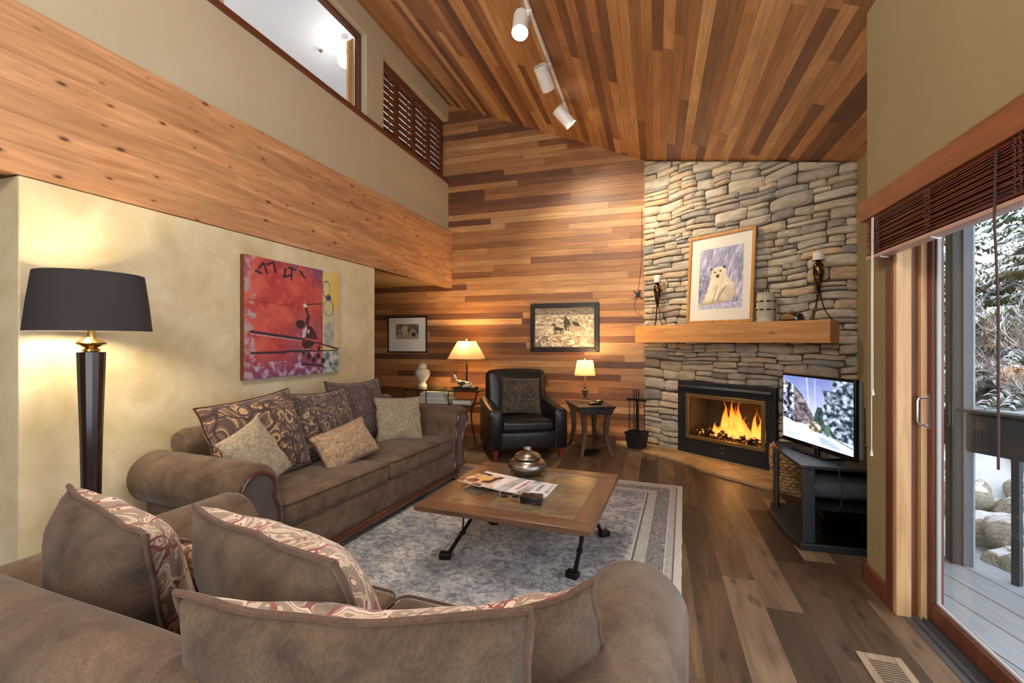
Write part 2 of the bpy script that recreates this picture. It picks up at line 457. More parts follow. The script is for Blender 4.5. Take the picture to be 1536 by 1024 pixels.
M['fillglow'] = emit('fill_globe_glow', (1, .94, .86, 1), 4)  # emission of the added fill globes
M['loftglow'] = emit('loft_bulb', (1, .96, .9, 1), 12)

# ---------------------------------------------------------------- the room shell
XL, XU, XR, YB = -2.957, -3.02, 1.17, 6.37
def zc(x): return 3.82 - .413 * (x + .154)
S0 = (-.154, 6.37, 0); SA = -37.6

f = MB().box(-5.2, 1.25, -2.2, 6.37, -.05, 0).prism([(1.25, 3.0), (1.40, 3.0), (1.80, 4.12), (1.80, 6.37), (1.25, 6.37)], 'z', -.05, 0).build('floor', M['floor'], smooth=False); struct(f)
c = MB(); x0, x1 = -3.3, 1.9
sl = math.hypot(1, .413)
ce = MB()
L = (x1 - x0) * sl
ce.box(0, L, -2.2, 6.5, 0, .06)
ce = ce.build('ceiling', M['ceil_cedar'], smooth=False); ce.location = (x0, 0, zc(x0)); ce.rotation_euler = (0, math.atan(.413), 0); struct(ce)

w = MB()
w.prism([(-4.62, 0), (1.2, 0), (1.2, zc(1.2)), (-3.15, zc(-3.15)), (-3.15, 3.6), (-4.62, 3.6)], 'y', YB, YB + .08)
struct(w.build('wall_back', M['wall_cedar'], smooth=False))
struct(MB().box(-4.62, -2.0, YB - .02, YB, 0, .09).box(-2.0, -.17, YB - .02, YB, 0, .09).build('baseboard_back', M['redwood'], smooth=False))
# partition under the beam
struct(MB().box(XL - .16, XL - .004, 1.40, 4.36, 0, 2.192).build('wall_left', M['faux'], bevel=.006))
struct(MB().box(-5.2, -1.3, -2.28, -2.2, 0, 4.35).build('wall_rear', M['olive'], smooth=False))
struct(MB().box(-5.28, -5.2, -2.28, .1, 0, 2.34).build('wall_entry', M['olive'], smooth=False))
struct(MB().box(-4.70, -4.62, 0, YB, 0, 2.3).build('wall_side', M['cream'], smooth=False))
# big fir beam
bm_ = MB().box(XL - .10, XL, -2.2, YB, 2.195, 3.035).build('ceiling_beam', M['beam'], bevel=.004); struct(bm_)
struct(MB().box(-4.62, XL - .10, -2.2, YB, 2.26, 2.34).build('ceiling_under_loft', M['ceil_under'], smooth=False))
# knee wall of the loft with its rail
struct(MB().box(XU - .12, XU, -2.2, YB, 3.035, 3.79).build('wall_loft', M['cream'], smooth=False))
struct(MB().box(XU - .13, XU + .025, -2.2, YB, 3.79, 3.84).build('trim_1', M['redwood'], bevel=.004))
# upper wall: left part, pillar, header
u = MB()
u.box(XU - .14, XU, -2.2, 2.56, 3.84, 5.04)
u.box(XU - .14, XU, 4.30, 4.62, 3.84, 4.76)
u.box(XU - .14, XU, 2.56, YB, 4.76, 5.02)
struct(u.build('wall_upper', M['cream'], smooth=False))
# loft room behind
lf = MB()
lf.box(-6.6, -6.5, -.5, YB, 3.0, 6.1)
lf.box(-6.5, -3.18, YB - .02, YB + .08, 3.0, 6.1)
lf.box(-6.5, -3.16, 1.2, 1.3, 3.0, 6.1)
lf.box(-6.6, -3.12, -.5, YB, 3.0, 3.04)
struct(lf.build('wall_loft_room', M['white'], smooth=False))
lc = MB().prism([(-6.6, 4.75), (-3.16, 5.75), (-3.16, 5.85), (-6.6, 4.85)], 'y', -.5, YB + .08)
struct(lc.build('ceiling_loft_room', M['white'], smooth=False))
# opening trim + window_1 frame
wf = MB()
xa, xb = XU - .13, XU - .07
wf.box(xa, xb, 2.56, 4.30, 4.715, 4.76)
wf.box(xa, xb, 4.258, 4.30, 3.84, 4.715)
win1 = struct(wf.build('window_1', M['redwoodz'], bevel=.003))
for k in range(3):
    MB().box(xa - .03 - .008 * k, xa - .0 - .008 * k, 4.235 - .027 * k, 4.252 - .027 * k, 3.85, 4.70 - .03 * k).build('folding_panel', M['jamb'], win1, bevel=.002, label='light wood folded panel')
# louvred shutters: window_2
sh = MB()
sx0, sx1 = XU - .13, XU - .09
sh.box(sx0, sx1, 4.62, YB, 4.73, 4.76).box(sx0, sx1, 4.62, YB, 3.84, 3.86).box(sx0, sx1, YB - .03, YB, 3.86, 4.73).box(sx0, sx1, 4.62, 4.64, 3.86, 4.73)
win2 = struct(sh.build('window_2', M['shutter'], bevel=.002))
pw = (YB - .03 - 4.64) / 4
for k in range(4):
    a = 4.64 + pw * k; b = a + pw
    sp = MB()
    sp.box(sx0 + .006, sx1 - .004, a + .002, a + .045, 3.86, 4.73).box(sx0 + .006, sx1 - .004, b - .045, b - .002, 3.86, 4.73)
    sp.box(sx0 + .006, sx1 - .004, a + .045, b - .045, 4.66, 4.73).box(sx0 + .006, sx1 - .004, a + .045, b - .045, 3.86, 3.92)
    for q in range(9):
        z = 3.96 + q * .082
        Mx = Matrix.Translation((XU - .11, (a + b) / 2, z)) @ Matrix.Rotation(R(-48), 4, 'Y')
        sp.mbox(Mx, .053, pw - .09, .008)
    sp.box(sx1 + .012, sx1 + .022, (a + b) / 2 - .006, (a + b) / 2 + .006, 3.93, 4.66)
    sp.build('louver_panel', M['shutter'], win2, bevel=.0015)

# right-hand wall with the door opening
r = MB()
r.box(XR, XR + .16, 2.80, 3.12, 0, zc(XR) + .05)
r.box(XR, XR + .16, -2.2, 2.80, 2.10, zc(XR) + .05)
r.prism([(1.33, 3.04), (1.43, 3.04), (1.83, 4.12), (1.83, 4.2), (1.765, 4.2), (1.765, 4.15), (1.38, 3.12), (1.33, 3.12)], 'z', 0, 3.25)
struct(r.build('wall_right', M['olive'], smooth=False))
struct(MB().box(1.765, 1.83, 4.2, 6.4, 0, 3.3).build('wall_nook', M['olive'], smooth=False))
struct(MB().box(XR - .018, XR, 2.86, 3.135, 0, .105).box(XR - .018, 1.37, 3.12, 3.136, 0, .105).build('baseboard_right', M['redwood'], bevel=.004))
# casing, jamb
struct(MB().box(XR - .016, XR + .002, 2.80, 2.862, 0, 2.10).build('trim_2', M['redwoodz'], bevel=.003))
j = MB().box(XR - .01, XR + .055, 2.765, 2.80, 0, 2.10).box(XR + .088, XR + .115, 2.755, 2.80, 0, 2.10)
struct(j.build('trim_3', M['jamb'], bevel=.004))
struct(MB().box(XR + .055, XR + .088, 2.785, 2.80, 0, 2.10).box(XR + .115, XR + .16, 2.783, 2.80, 0, 2.10).build('trim_4', M['jamb_dark'], smooth=False))
# sliding door
d = MB()
dx0, dx1 = 1.285, 1.335
d.box(dx0, dx1, 2.722, 2.783, .02, 2.06)
d.box(dx0, dx1, -1.2, 2.735, .02, .105)
d.box(dx0, dx1, -1.2, 2.735, 2.0, 2.06)
door = struct(d.build('door_1', M['redwoodz'], bevel=.004))
MB().box(dx0 + .016, dx0 + .032, 2.708, 2.722, .105, 2.0).box(dx0 + .016, dx0 + .032, -1.2, 2.708, .105, .118).build('glazing_bead', M['grey_frame'], door, bevel=.002, label='pale grey glazing bead')
MB().box(1.309, 1.315, -1.2, 2.715, .115, 2.0).build('glass_pane', M['glass'], door, smooth=False)
h = MB().tube([(dx0 - .003, 2.758, 1.105), (dx0 - .035, 2.758, 1.10), (dx0 - .04, 2.758, 1.085), (dx0 - .04, 2.758, .985), (dx0 - .035, 2.758, .97), (dx0 - .003, 2.758, .965)], .007, 8)
h.box(dx0 - .005, dx0 + .0, 2.745, 2.771, .95, 1.12)
h.build('door_handle', M['chrome'], door, label='satin metal pull handle')
struct(MB().box(1.19, 1.285, -1.2, 2.783, -.01, .004).box(1.225, 1.235, -1.2, 2.78, .004, .016).box(1.262, 1.27, -1.2, 2.78, .004, .02).box(1.285, 1.42, -1.2, 2.80, -.05, .018).build('trim_5', solid('grey_metal_track', rgb(112, 116, 122), .35, .6), smooth=False))

# ---------------------------------------------------------------- stone wall
def stone_mat():
    n = N('ledge_stone'); g = n.n.new('ShaderNodeNewGeometry')
    r = g.outputs['Random Per Island']
    base = n.ramp(r, [(0, rgb(134, 135, 134)), (.12, rgb(168, 165, 155)), (.3, rgb(186, 178, 162)), (.5, rgb(202, 192, 172)), (.7, rgb(196, 180, 152)), (.82, rgb(178, 168, 156)), (.9, rgb(204, 178, 142)), (1, rgb(212, 204, 190))])
    f = n.noise(n.mapping(n.coord(), (6, 6, 22)), 1, 5, .65, .8)
    base = n.mix(1, base, n.ramp(f, [(.28, gray(.56)), (.6, gray(1.08))]), 'MULTIPLY')
    f2 = n.noise(n.coord(), 5, 3)
    base = n.mix(n.ramp(f2, [(.45, gray(0)), (.7, gray(.35))]), base, rgb(176, 142, 98))
    n.base(base); n.p(Roughness=.8); n.bump(n.noise(n.coord(), 38, 6, .7), .9, .010); return n.m
M['stone'] = stone_mat()
M['mortar'] = solid('dark_mortar', rgb(84, 74, 62), .95)
rnd = random.Random(21)
st = MB()
SW = 2.425
hole = (.56, 1.722, 0, .905)
def stone(s0, s1, z0, z1):
    w_, h_ = s1 - s0, z1 - z0
    if w_ < .03 or h_ < .02: return
    top = 3.82 - .327 * (s0 + s1) / 2
    if (z0 + z1) / 2 > top + .02: return
    nu, nv = max(6, int(w_ / .03)), 6
    g = .0012
    jt = [[rnd.uniform(-.10, .10) * min(w_, .15), rnd.uniform(-.22, .22) * h_] for _ in range(4)]
    dep = rnd.uniform(.026, .05); tilt = rnd.uniform(-.010, .010); sd = rnd.uniform(0, 99); kr = rnd.uniform(.06, .22)
    grid = []
    for jv in range(nv + 1):
        for iu in range(nu + 1):
            a = -math.cos(PI * iu / nu) if False else (2 * iu / nu - 1); b = 2 * jv / nv - 1
            a = math.copysign(abs(a) ** .8, a); b = math.copysign(abs(b) ** .7, b)
            aa = a * (1 - kr * .35 * b * b * min(1, h_ / w_ * 1.6)); bb = b * (1 - kr * 1.2 * a ** 6)
            U, V = (aa + 1) / 2, (bb + 1) / 2
            ox = (1 - U) * (1 - V) * jt[0][0] + U * (1 - V) * jt[1][0] + (1 - U) * V * jt[2][0] + U * V * jt[3][0]
            oz = (1 - U) * (1 - V) * jt[0][1] + U * (1 - V) * jt[1][1] + (1 - U) * V * jt[2][1] + U * V * jt[3][1]
            x = s0 + g + U * (w_ - 2 * g) + ox * .5; z = z0 + g + V * (h_ - 2 * g) + oz * .6
            x += .006 * noise.noise(Vector((x * 9, z * 9, sd))); z += .034 * noise.noise(Vector((x * 2.6, z * 1.8, 3.3)))
            e = max(0, (1 - abs(a) ** 8)) * max(0, (1 - abs(b) ** 5))
            y = .03 - dep * e ** .30 + tilt * a + .006 * noise.noise(Vector((x * 14, z * 20, sd))) * e
            x = max(.002, min(SW, x)); z = min(z, 3.80 - .327 * x)
            grid.append((x, y, z))
    fs = [(j_ * (nu + 1) + i, j_ * (nu + 1) + i + 1, (j_ + 1) * (nu + 1) + i + 1, (j_ + 1) * (nu + 1) + i) for j_ in range(nv) for i in range(nu)]
    st.add(grid, fs)
z = 0.03
while z < 3.85:
    hh = rnd.choice([.06, .075, .09, .105, .12, .14])
    if z < .905 < z + hh + .03: hh = .905 - z if z < .88 else hh
    s = 0.0; 
    while s < SW - .01:
        ww = rnd.uniform(.13, .38) * (.8 + hh * 3)
        e = s + ww
        if e > SW - .09: e = SW
        inz = z < hole[3] - .01
        if inz and s < hole[0] and e > hole[0] - .07: e = hole[0]
        if inz and s >= hole[0] - .001 and s < hole[1] - .001: s = hole[1]; continue
        if hh > .085 and rnd.random() < .5:
            k = rnd.uniform(.32, .68)
            stone(s, e, z, z + hh * k)
            if e - s > .22 and rnd.random() < .6:
                m_ = s + (e - s) * rnd.uniform(.35, .65); stone(s, m_, z + hh * k, z + hh); stone(m_, e, z + hh * k, z + hh)
            else: stone(s, e, z + hh * k, z + hh)
        else: stone(s, e, z, z + hh)
        s = e
    z += hh
sw = st.build('wall_fireplace', M['stone'], smooth=True, angle=80); at(sw, S0, SA); struct(sw)
mo = MB()
def topz(s): return 3.815 - .327 * s
mo.prism([(0, 0), (.56, 0), (.56, topz(.56)), (0, topz(0))], 'y', .03, .10)
mo.prism([(1.722, 0), (SW, 0), (SW, topz(SW)), (1.722, topz(1.722))], 'y', .03, .10)
mo.prism([(.56, .905), (1.722, .905), (1.722, topz(1.722)), (.56, topz(.56))], 'y', .03, .10)
mo = mo.build('mortar', M['mortar'], sw, smooth=False)

# hearth slab with a ragged edge (local to the room)
n = N('buff_flagstone'); f = n.noise(n.mapping(n.coord(), (1, 1, 1)), 3.2, 6, .65, 1.2)
n.base(n.ramp(f, [(.28, rgb(122, 96, 62)), (.45, rgb(168, 136, 92)), (.6, rgb(190, 160, 116)), (.75, rgb(150, 118, 76))])); n.p(Roughness=.55)
n.bump(n.noise(n.coord(), 12, 5), .4, .01); M['flag'] = n.m
edge = [(-.50, 6.30), (-.47, 6.17), (-.26, 5.99), (-.054, 5.80), (.12, 5.66), (.275, 5.50), (.45, 5.25), (.631, 5.04), (.84, 4.87), (1.042, 4.72), (1.288, 4.55), (1.5, 4.42), (1.74, 4.33)]
ed = []
for i in range(len(edge) - 1):
    for k in range(5):
        t = k / 5; x = edge[i][0] * (1 - t) + edge[i + 1][0] * t; y = edge[i][1] * (1 - t) + edge[i + 1][1] * t
        nn = .022 * noise.noise(Vector((x * 7, y * 7, 1)))
        ed.append((x + nn, y + nn))
ed.append(edge[-1])
poly = ed + [(1.74, 4.96), (-.09, 6.345), (-.50, 6.345)]
hs = MB().prism(poly, 'z', 0.0, .032)
hs = hs.build('hearth_slab', M['flag'], smooth=False, bevel=.006, seg=2)
tag(hs, 'rough-edged buff flagstone hearth lying on the floor before the fireplace', 'hearth')

# ---------------------------------------------------------------- fireplace insert
fp = thing('fireplace_insert', 'black steel gas fireplace with brass-trimmed glass and a burning fire', 'fireplace', S0, SA)
b = MB()
x0, x1, z0, z1 = .562, 1.72, .034, .90
gx0, gx1, gz0, gz1 = .685, 1.62, .215, .752
yf = -.03
b.box(x0, gx0, yf, .05, z0, z1).box(gx1, x1, yf, .05, z0, z1).box(gx0, gx1, yf, .05, gz1, z1).box(gx0, gx1, yf, .05, z0, gz0)
b.build('surround', M['black_paint'], fp, bevel=.006)
MB().prism([(-.03, .80), (-.055, .802), (-.062, .83), (-.045, .855), (-.03, .86)], 'x', x0 + .03, x1 - .03).build('hood_lip', M['black_paint'], fp, bevel=.003)
MB().box(1.12, 1.175, -.034, -.03, .165, .178).build('badge', M['chrome'], fp, label='small bright maker plate')
MB().box(1.13, 1.165, -.034, -.03, .105, .115).build('latch', M['chrome'], fp, label='small bright latch')
t = .042
g = MB()
g.box(gx0, gx1, -.048, -.028, gz1 - t, gz1).box(gx0, gx1, -.048, -.028, gz0, gz0 + t).box(gx0, gx0 + t, -.048, -.028, gz0 + t, gz1 - t).box(gx1 - t, gx1, -.048, -.028, gz0 + t, gz1 - t)
g.build('door_frame', M['brass'], fp, bevel=.005, label='antique brass door frame')
MB().box(gx0 + t, gx1 - t, -.036, -.034, gz0 + t, gz1 - t).build('glass', M['fireglass'], fp, smooth=False)
fbx = MB()
fbx.box(gx0 - .01, gx0, -.03, .42, gz0 - .01, gz1).box(gx1, gx1 + .01, -.03, .42, gz0 - .01, gz1).box(gx0, gx1, .41, .42, gz0, gz1).box(gx0, gx1, -.02, .42, gz0 - .01, gz0 + .015).box(gx0, gx1, -.02, .42, gz1 - .012, gz1)
fbx.build('firebox', solid('firebrick_lining', rgb(92, 80, 64), .85), fp, smooth=False)
rn = random.Random(5)
cm = N('charred_log'); ff = cm.noise(cm.coord(), 26, 4, .6)
cm.base(cm.ramp(ff, [(.42, rgb(24, 18, 14)), (.56, rgb(70, 50, 36)), (.64, rgb(186, 166, 140))])); cm.p(Roughness=.9)
cm.set(cm.b.inputs['Emission Color'], cm.ramp(ff, [(.56, (0, 0, 0, 1)), (.7, (1, .28, .05, 1))])); cm.b.inputs['Emission Strength'].default_value = 1.6
for k in range(95):
    x = rn.uniform(gx0 + .10, gx1 - .05); y = rn.uniform(.0, .22); zz = gz0 + .045 + .05 * rn.random() + .03 * (y > .1)
    L_ = rn.uniform(.035, .075); a = rn.uniform(-1.2, 1.2); r_ = rn.uniform(.014, .026)
    p0 = Vector((x - L_ * math.cos(a) / 2, y - L_ * math.sin(a) / 2, zz)); p1 = Vector((x + L_ * math.cos(a) / 2, y + L_ * math.sin(a) / 2, zz + rn.uniform(-.015, .03)))
    pts = [p0.lerp(p1, q / 4) + Vector((0, 0, rn.uniform(-.004, .004))) for q in range(5)]
    MB().tube(pts, [r_ * .6, r_, r_ * 1.1, r_, r_ * .55], 7).build('ember_log', cm.m, fp)
fm = N('flame'); fm.n.remove(fm.b)
cz = fm.sep(fm.coord('Generated'))
lay = fm.n.new('ShaderNodeLayerWeight'); lay.inputs[0].default_value = .35
colr = fm.ramp(fm.math('ADD', cz[2], fm.math('MULTIPLY', lay.outputs['Facing'], .35)), [(0, (1, .50, .10, 1)), (.35, (1, .42, .06, 1)), (.7, (1, .24, .02, 1)), (1, (.8, .10, .01, 1))])
em = fm.n.new('ShaderNodeEmission'); fm.link(colr, em.inputs[0]); em.inputs[1].default_value = 1.25
tr = fm.n.new('ShaderNodeBsdfTransparent'); mx = fm.n.new('ShaderNodeMixShader')
al = fm.math('MULTIPLY', fm.math('SUBTRACT', 1.0, lay.outputs['Facing']), fm.ramp(cz[2], [(0, gray(.75)), (.55, gray(.75)), (1, gray(.15))]), clamp=True)
fm.link(al, mx.inputs[0]); fm.link(tr.outputs[0], mx.inputs[1]); fm.link(em.outputs[0], mx.inputs[2]); fm.link(mx.outputs[0], fm.out.inputs[0])
for (x, y, hgt, wd) in [(.985, .10, .13, .045), (1.02, .13, .10, .04), (1.085, .12, .36, .06), (1.13, .14, .28, .06), (1.19, .11, .38, .07), (1.22, .15, .30, .075), (1.27, .10, .37, .06), (1.31, .14, .22, .06), (1.36, .12, .16, .05), (1.43, .12, .31, .038), (1.47, .13, .22, .045), (1.505, .10, .27, .04), (1.545, .12, .17, .035), (1.16, .07, .17, .05), (1.24, .06, .19, .055)]:
    rings = []; ph = rn.uniform(0, 6); nz_ = 16
    for q in range(nz_ + 1):
        tt = q / nz_; rr = wd * (.35 + 1.1 * math.sin(PI * min(1, tt * 1.15 + .12)) ** .8) * (1 - tt) ** .75 * .75 + .0006
        cx = x + .020 * math.sin(tt * 6 + ph) * tt + .010 * math.sin(tt * 13 + ph) * tt; cy = y + .012 * math.cos(tt * 6 + ph) * tt
        rings.append([(cx + rr * math.cos(2 * PI * k / 12), cy + rr * .6 * math.sin(2 * PI * k / 12), gz0 + .07 + hgt * 1.22 * tt) for k in range(12)])
    MB().rings(rings).build('flame', fm.m, fp, angle=180)

# mantel
mt = MB().box(.043, 2.277, -.205, .0, 1.366, 1.582).build('mantel_shelf', M['mantel'], bevel=.006)
at(mt, S0, SA); tag(mt, 'thick knotty oak beam mantel across the stone fireplace wall', 'mantel')
# ---------------------------------------------------------------- sofas
def inset(poly, d):
    n = len(poly); out = []
    area = sum(poly[i][0] * poly[(i + 1) % n][1] - poly[(i + 1) % n][0] * poly[i][1] for i in range(n))
    sg = 1 if area > 0 else -1
    for i in range(n):
        a = Vector(poly[i - 1]); b_ = Vector(poly[i]); c_ = Vector(poly[(i + 1) % n])
        t = (c_ - a); t = t.normalized() if t.length else Vector((1, 0))
        nrm = Vector((-t.y, t.x)) * sg
        out.append((b_.x + nrm.x * d, b_.y + nrm.y * d))
    return out
def arm_profile(sgn, hh=.585, r=.148, cx=.04):
    p = [(-.14, .12), (-.14, .22), (-.14, .32), (-.138, .40), (-.132, .47)]
    for k in range(19):
        a = R(196 - k * (266 / 18)); p.append((cx + r * math.cos(a), hh + r * math.sin(a)))
    p += [(.088, .44), (.08, .38), (.08, .28), (.085, .20), (.09, .12)]
    return [(sgn * x, z) for x, z in p]

def make_sofa(name, label, half, y_front, y_back, cushions, hh=.585, back_top=.84):
    t = thing(name, label, 'sofa')
    up = M['upholstery']
    yb = y_back
    # arms
    for s in (-1, 1):
        prof = arm_profile(s, hh)
        rings = []
        for (d, yy) in ((.045, y_front + .0), (.022, y_front + .004), (.008, y_front + .014), (0, y_front + .035), (0, y_front + .3), (0, (y_front + yb) / 2 + .15), (0, yb - .06), (.02, yb - .02), (.05, yb)):
            q = inset(prof, d)
            rings.append([(x + s * half, yy, z) for x, z in q])
        a = MB().rings(rings).build('arm', up, t, angle=60)
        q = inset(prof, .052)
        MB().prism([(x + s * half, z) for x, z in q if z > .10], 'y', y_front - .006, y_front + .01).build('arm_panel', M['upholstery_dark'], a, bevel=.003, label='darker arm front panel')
        q2 = inset(prof, .046)
        pts = [(x + s * half, y_front - .004, z) for x, z in q2]
        MB().tube(pts, .012, 8).build('arm_molding', M['darkwood'], a, label='dark carved wood arm molding')
    w = half - .13
    # back: upright with a rolled top
    yc = yb - .095; zt = back_top - .09
    pf = [(yb - .20, .14), (yb - .20, .40), (yb - .175, .60)]
    for k in range(15):
        a_ = R(190 - k * (240 / 14)); pf.append((yc + .095 * math.cos(a_), zt + .09 * math.sin(a_)))
    pf += [(yb - .03, .60), (yb - .02, .12)]
    rings = []
    for (xx, d) in ((-w - .06, .02), (-w - .02, 0), (-w / 2, 0), (0, -.004), (w / 2, 0), (w + .02, 0), (w + .06, .02)):
        q = inset(pf, d); rings.append([(xx, y, z) for y, z in q])
    MB().rings(rings).build('back', up, t, angle=60)
    MB().soft((0, (y_front + yb) / 2 - .025, .215), (2 * w + .03, yb - y_front - .09, .20), .02, n=5).build('seat_base', up, t, angle=70)
    b = MB().prism([(y_front + .03, .05), (y_front + .015, .075), (y_front + .03, .10), (y_front + .03, .125), (y_front + .08, .125), (y_front + .08, .05)], 'x', -w - .13, w + .13)
    b.build('base_rail', M['darkwood'], t, bevel=.006, label='dark carved wood base rail')
    for sx in (-1, 1):
        for yy in (y_front + .06, yb - .08):
            MB().lathe([(.022, 0), (.036, .006), (.04, .03), (.028, .055), (.045, .08), (.05, .125)], 16, (sx * (half + .0), yy, 0)).build('foot', M['darkwood'], t)
    cw = 2 * w / cushions
    for k in range(cushions):
        x = -w + cw * (k + .5); d = yb - .19 - (y_front + .005)
        yc_ = y_front + .005 + d / 2
        c = MB().soft((x, yc_, .385), (cw - .008, d, .155), .045, (0, 0, .022), 8, wob=.003).build('seat_cushion', up, t, angle=80)
        hx, hy, r_ = cw / 2 - .006, d / 2 - .002, .045
        for zz in (.452,):
            pts = []
            for (qx, qy, a0) in ((1, 1, 0), (-1, 1, 90), (-1, -1, 180), (1, -1, 270)):
                for m_ in range(5):
                    an = R(a0 + m_ * 22.5)
                    pts.append((x + qx * (hx - r_) + r_ * math.cos(an), yc_ + qy * (hy - r_) + r_ * math.sin(an), zz))
            MB().tube(pts, .0055, 6, True).build('welt', M['welt'], c)
    return t

sofa1 = at(make_sofa('sofa', 'brown chenille three-seat sofa along the plaster wall beneath the red painting', 1.115, -.46, .44, 2), (-2.375, 3.075, 0), 86)
sofa1.name = 'sofa'
sofa2 = at(make_sofa('sofa', 'brown chenille loveseat seen from behind, its back to the camera', .80, -.50, .50, 2), (-.925, .985, 0), 176)
for o in (sofa1, sofa2): pass

# ---------------------------------------------------------------- pillows
def pillow(name, label, w, h, t, mats, pipe, c, az, lean=15, roll=0, sag=0, seed=0, pinch=.07, group=None, cat='pillow', pipe_r=.006, fat=.42, chop=0):
    f = Vector((math.cos(R(az)), math.sin(R(az)), 0)); L_ = R(lean)
    nrm = (f * math.cos(L_) + Vector((0, 0, 1)) * math.sin(L_)).normalized()
    up = (Vector((0, 0, 1)) * math.cos(L_) - f * math.sin(L_)).normalized()
    right = up.cross(nrm)
    Mx = Matrix((right, up, nrm)).transposed().to_4x4(); Mx = Matrix.Translation(c) @ Mx @ Matrix.Rotation(R(roll), 4, 'Z')
    n = 26
    def P(a, b, s):
        x = w / 2 * a * (1 - pinch * (1 - b * b)); y = h / 2 * b * (1 - pinch * (1 - a * a))
        e = max(0, (1 - a * a)) * max(0, (1 - b * b))
        z = s * t / 2 * e ** fat
        wr = noise.noise(Vector((x * 5, y * 5, seed + s * 3))) * .018 + noise.noise(Vector((x * 14, y * 9, seed + s * 3))) * .006
        z += wr * min(1, e * 5)
        ez = noise.noise(Vector((a * 2.3, b * 2.3, seed + 9))) * .012
        y -= sag * (1 - a * a) * max(0, b) ** 1.5 + chop * math.exp(-(a / .22) ** 2) * max(0, b) ** 3
        x += .012 * noise.noise(Vector((a * 2, b * 3, seed + 5)))
        return (x, y, z + ez)
    def q(i): t_ = -1 + 2 * i / n; return math.copysign(abs(t_) ** .85, t_)
    vs = []; fs = []; idx = {}
    m = MB()
    for s, mat in ((1, 0), (-1, 1)):
        g = [P(q(i), q(j), s) for j in range(n + 1) for i in range(n + 1)]
        ff = [(j * (n + 1) + i, j * (n + 1) + i + 1, (j + 1) * (n + 1) + i + 1, (j + 1) * (n + 1) + i) for j in range(n) for i in range(n)]
        if s < 0: ff = [tuple(reversed(x)) for x in ff]
        o_ = len(m.v); m.v += g; m.f += [tuple(k + o_ for k in x) for x in ff]; m.mi += [mat] * len(ff)
    me = bpy.data.meshes.new(name); me.from_pydata(m.v, [], m.f)
    for mm in mats: me.materials.append(mm)
    me.polygons.foreach_set('material_index', m.mi); me.polygons.foreach_set('use_smooth', [True] * len(me.polygons))
    bm = bmesh.new(); bm.from_mesh(me); bmesh.ops.remove_doubles(bm, verts=bm.verts, dist=1e-5); bm.to_mesh(me); bm.free()
    o = bpy.data.objects.new(name, me); COL.objects.link(o); o.matrix_world = Mx
    tag(o, label, cat, group)
    if pipe:
        pts = [P(q(i), -1, 0) for i in range(n)] + [P(1, q(j), 0) for j in range(n)] + [P(q(n - i), 1, 0) for i in range(n)] + [P(-1, q(n - j), 0) for j in range(n)]
        MB().tube(pts, pipe_r, 6, True).build('piping', pipe, o)
    return o
up = M['upholstery']; co = M['corduroy']; we = M['welt']
G1 = 'pillows on the long sofa'; G2 = 'pillows on the loveseat'
pillow('back_pillow', 'large floral damask pillow nearest the floor lamp on the long sofa', .68, .58, .24, [M['dam1'], up], M['darkwood'], (-2.50, 2.38, .735), -6, 20, 5, 0, 1, group=G1)
pillow('back_pillow', 'large floral damask pillow in the middle of the long sofa', .64, .56, .22, [M['dam1b'], up], M['darkwood'], (-2.52, 3.03, .72), -2, 20, -2, .01, 2, group=G1)
pillow('back_pillow', 'taupe damask pillow at the far end of the long sofa', .78, .58, .20, [M['dam2'], up], M['welt'], (-2.60, 3.58, .745), 0, 14, -2, .02, 3, group=G1)
pillow('throw_pillow', 'small beige nubby pillow leaning over the near arm of the long sofa', .36, .40, .12, [M['boucle'], M['boucle']], None, (-2.29, 2.16, .69), 0, 24, 20, 0, 4, group=G1, fat=.5)
pillow('throw_pillow', 'small tan ribbed lumbar pillow where the two seat cushions meet', .50, .31, .13, [M['chenille2'], up], M['welt'], (-2.24, 2.93, .60), -18, 30, 12, 0, 5, group=G1)
pillow('throw_pillow', 'square beige woven pillow leaning at the far arm of the long sofa', .44, .42, .13, [M['boucle'], M['boucle']], None, (-2.27, 3.73, .66), -42, 20, -2, 0, 6, group=G1, fat=.5)

pillow('back_pillow', 'brown-backed pillow with its floral side turned right, at the loveseat end by the floor lamp', .42, .47, .25, [M['dam3'], co], we, (-1.335, .84, .735), 78, 13, 7, 0, 11, group=G2, pipe_r=.007)
pillow('throw_pillow', 'small gold and cream pillow half hidden between the loveseat pillows', .34, .32, .11, [M['dam3'], M['dam3']], we, (-1.235, 1.05, .65), 96, 20, 2, 0, 12, group=G2)
pillow('back_pillow', 'brown-backed pillow with a red and cream floral front edge, centre of loveseat', .66, .56, .26, [M['dam3'], co], we, (-.80, .88, .71), 72, 22, -4, .0, 13, group=G2, pipe_r=.007)
pillow('back_pillow', 'large corduroy-backed pillow nearest the camera on the loveseat back', .62, .56, .24, [M['dam3'], co], we, (-.475, .66, .685), 98, 8, -3, .015, 14, group=G2, pipe_r=.007)
pillow('back_pillow', 'taupe pillow tucked between the nearest pillow and the right arm', .44, .40, .20, [M['dam3'], co], we, (-.300, .96, .645), 108, 16, -14, .02, 15, group=G2, pipe_r=.007)

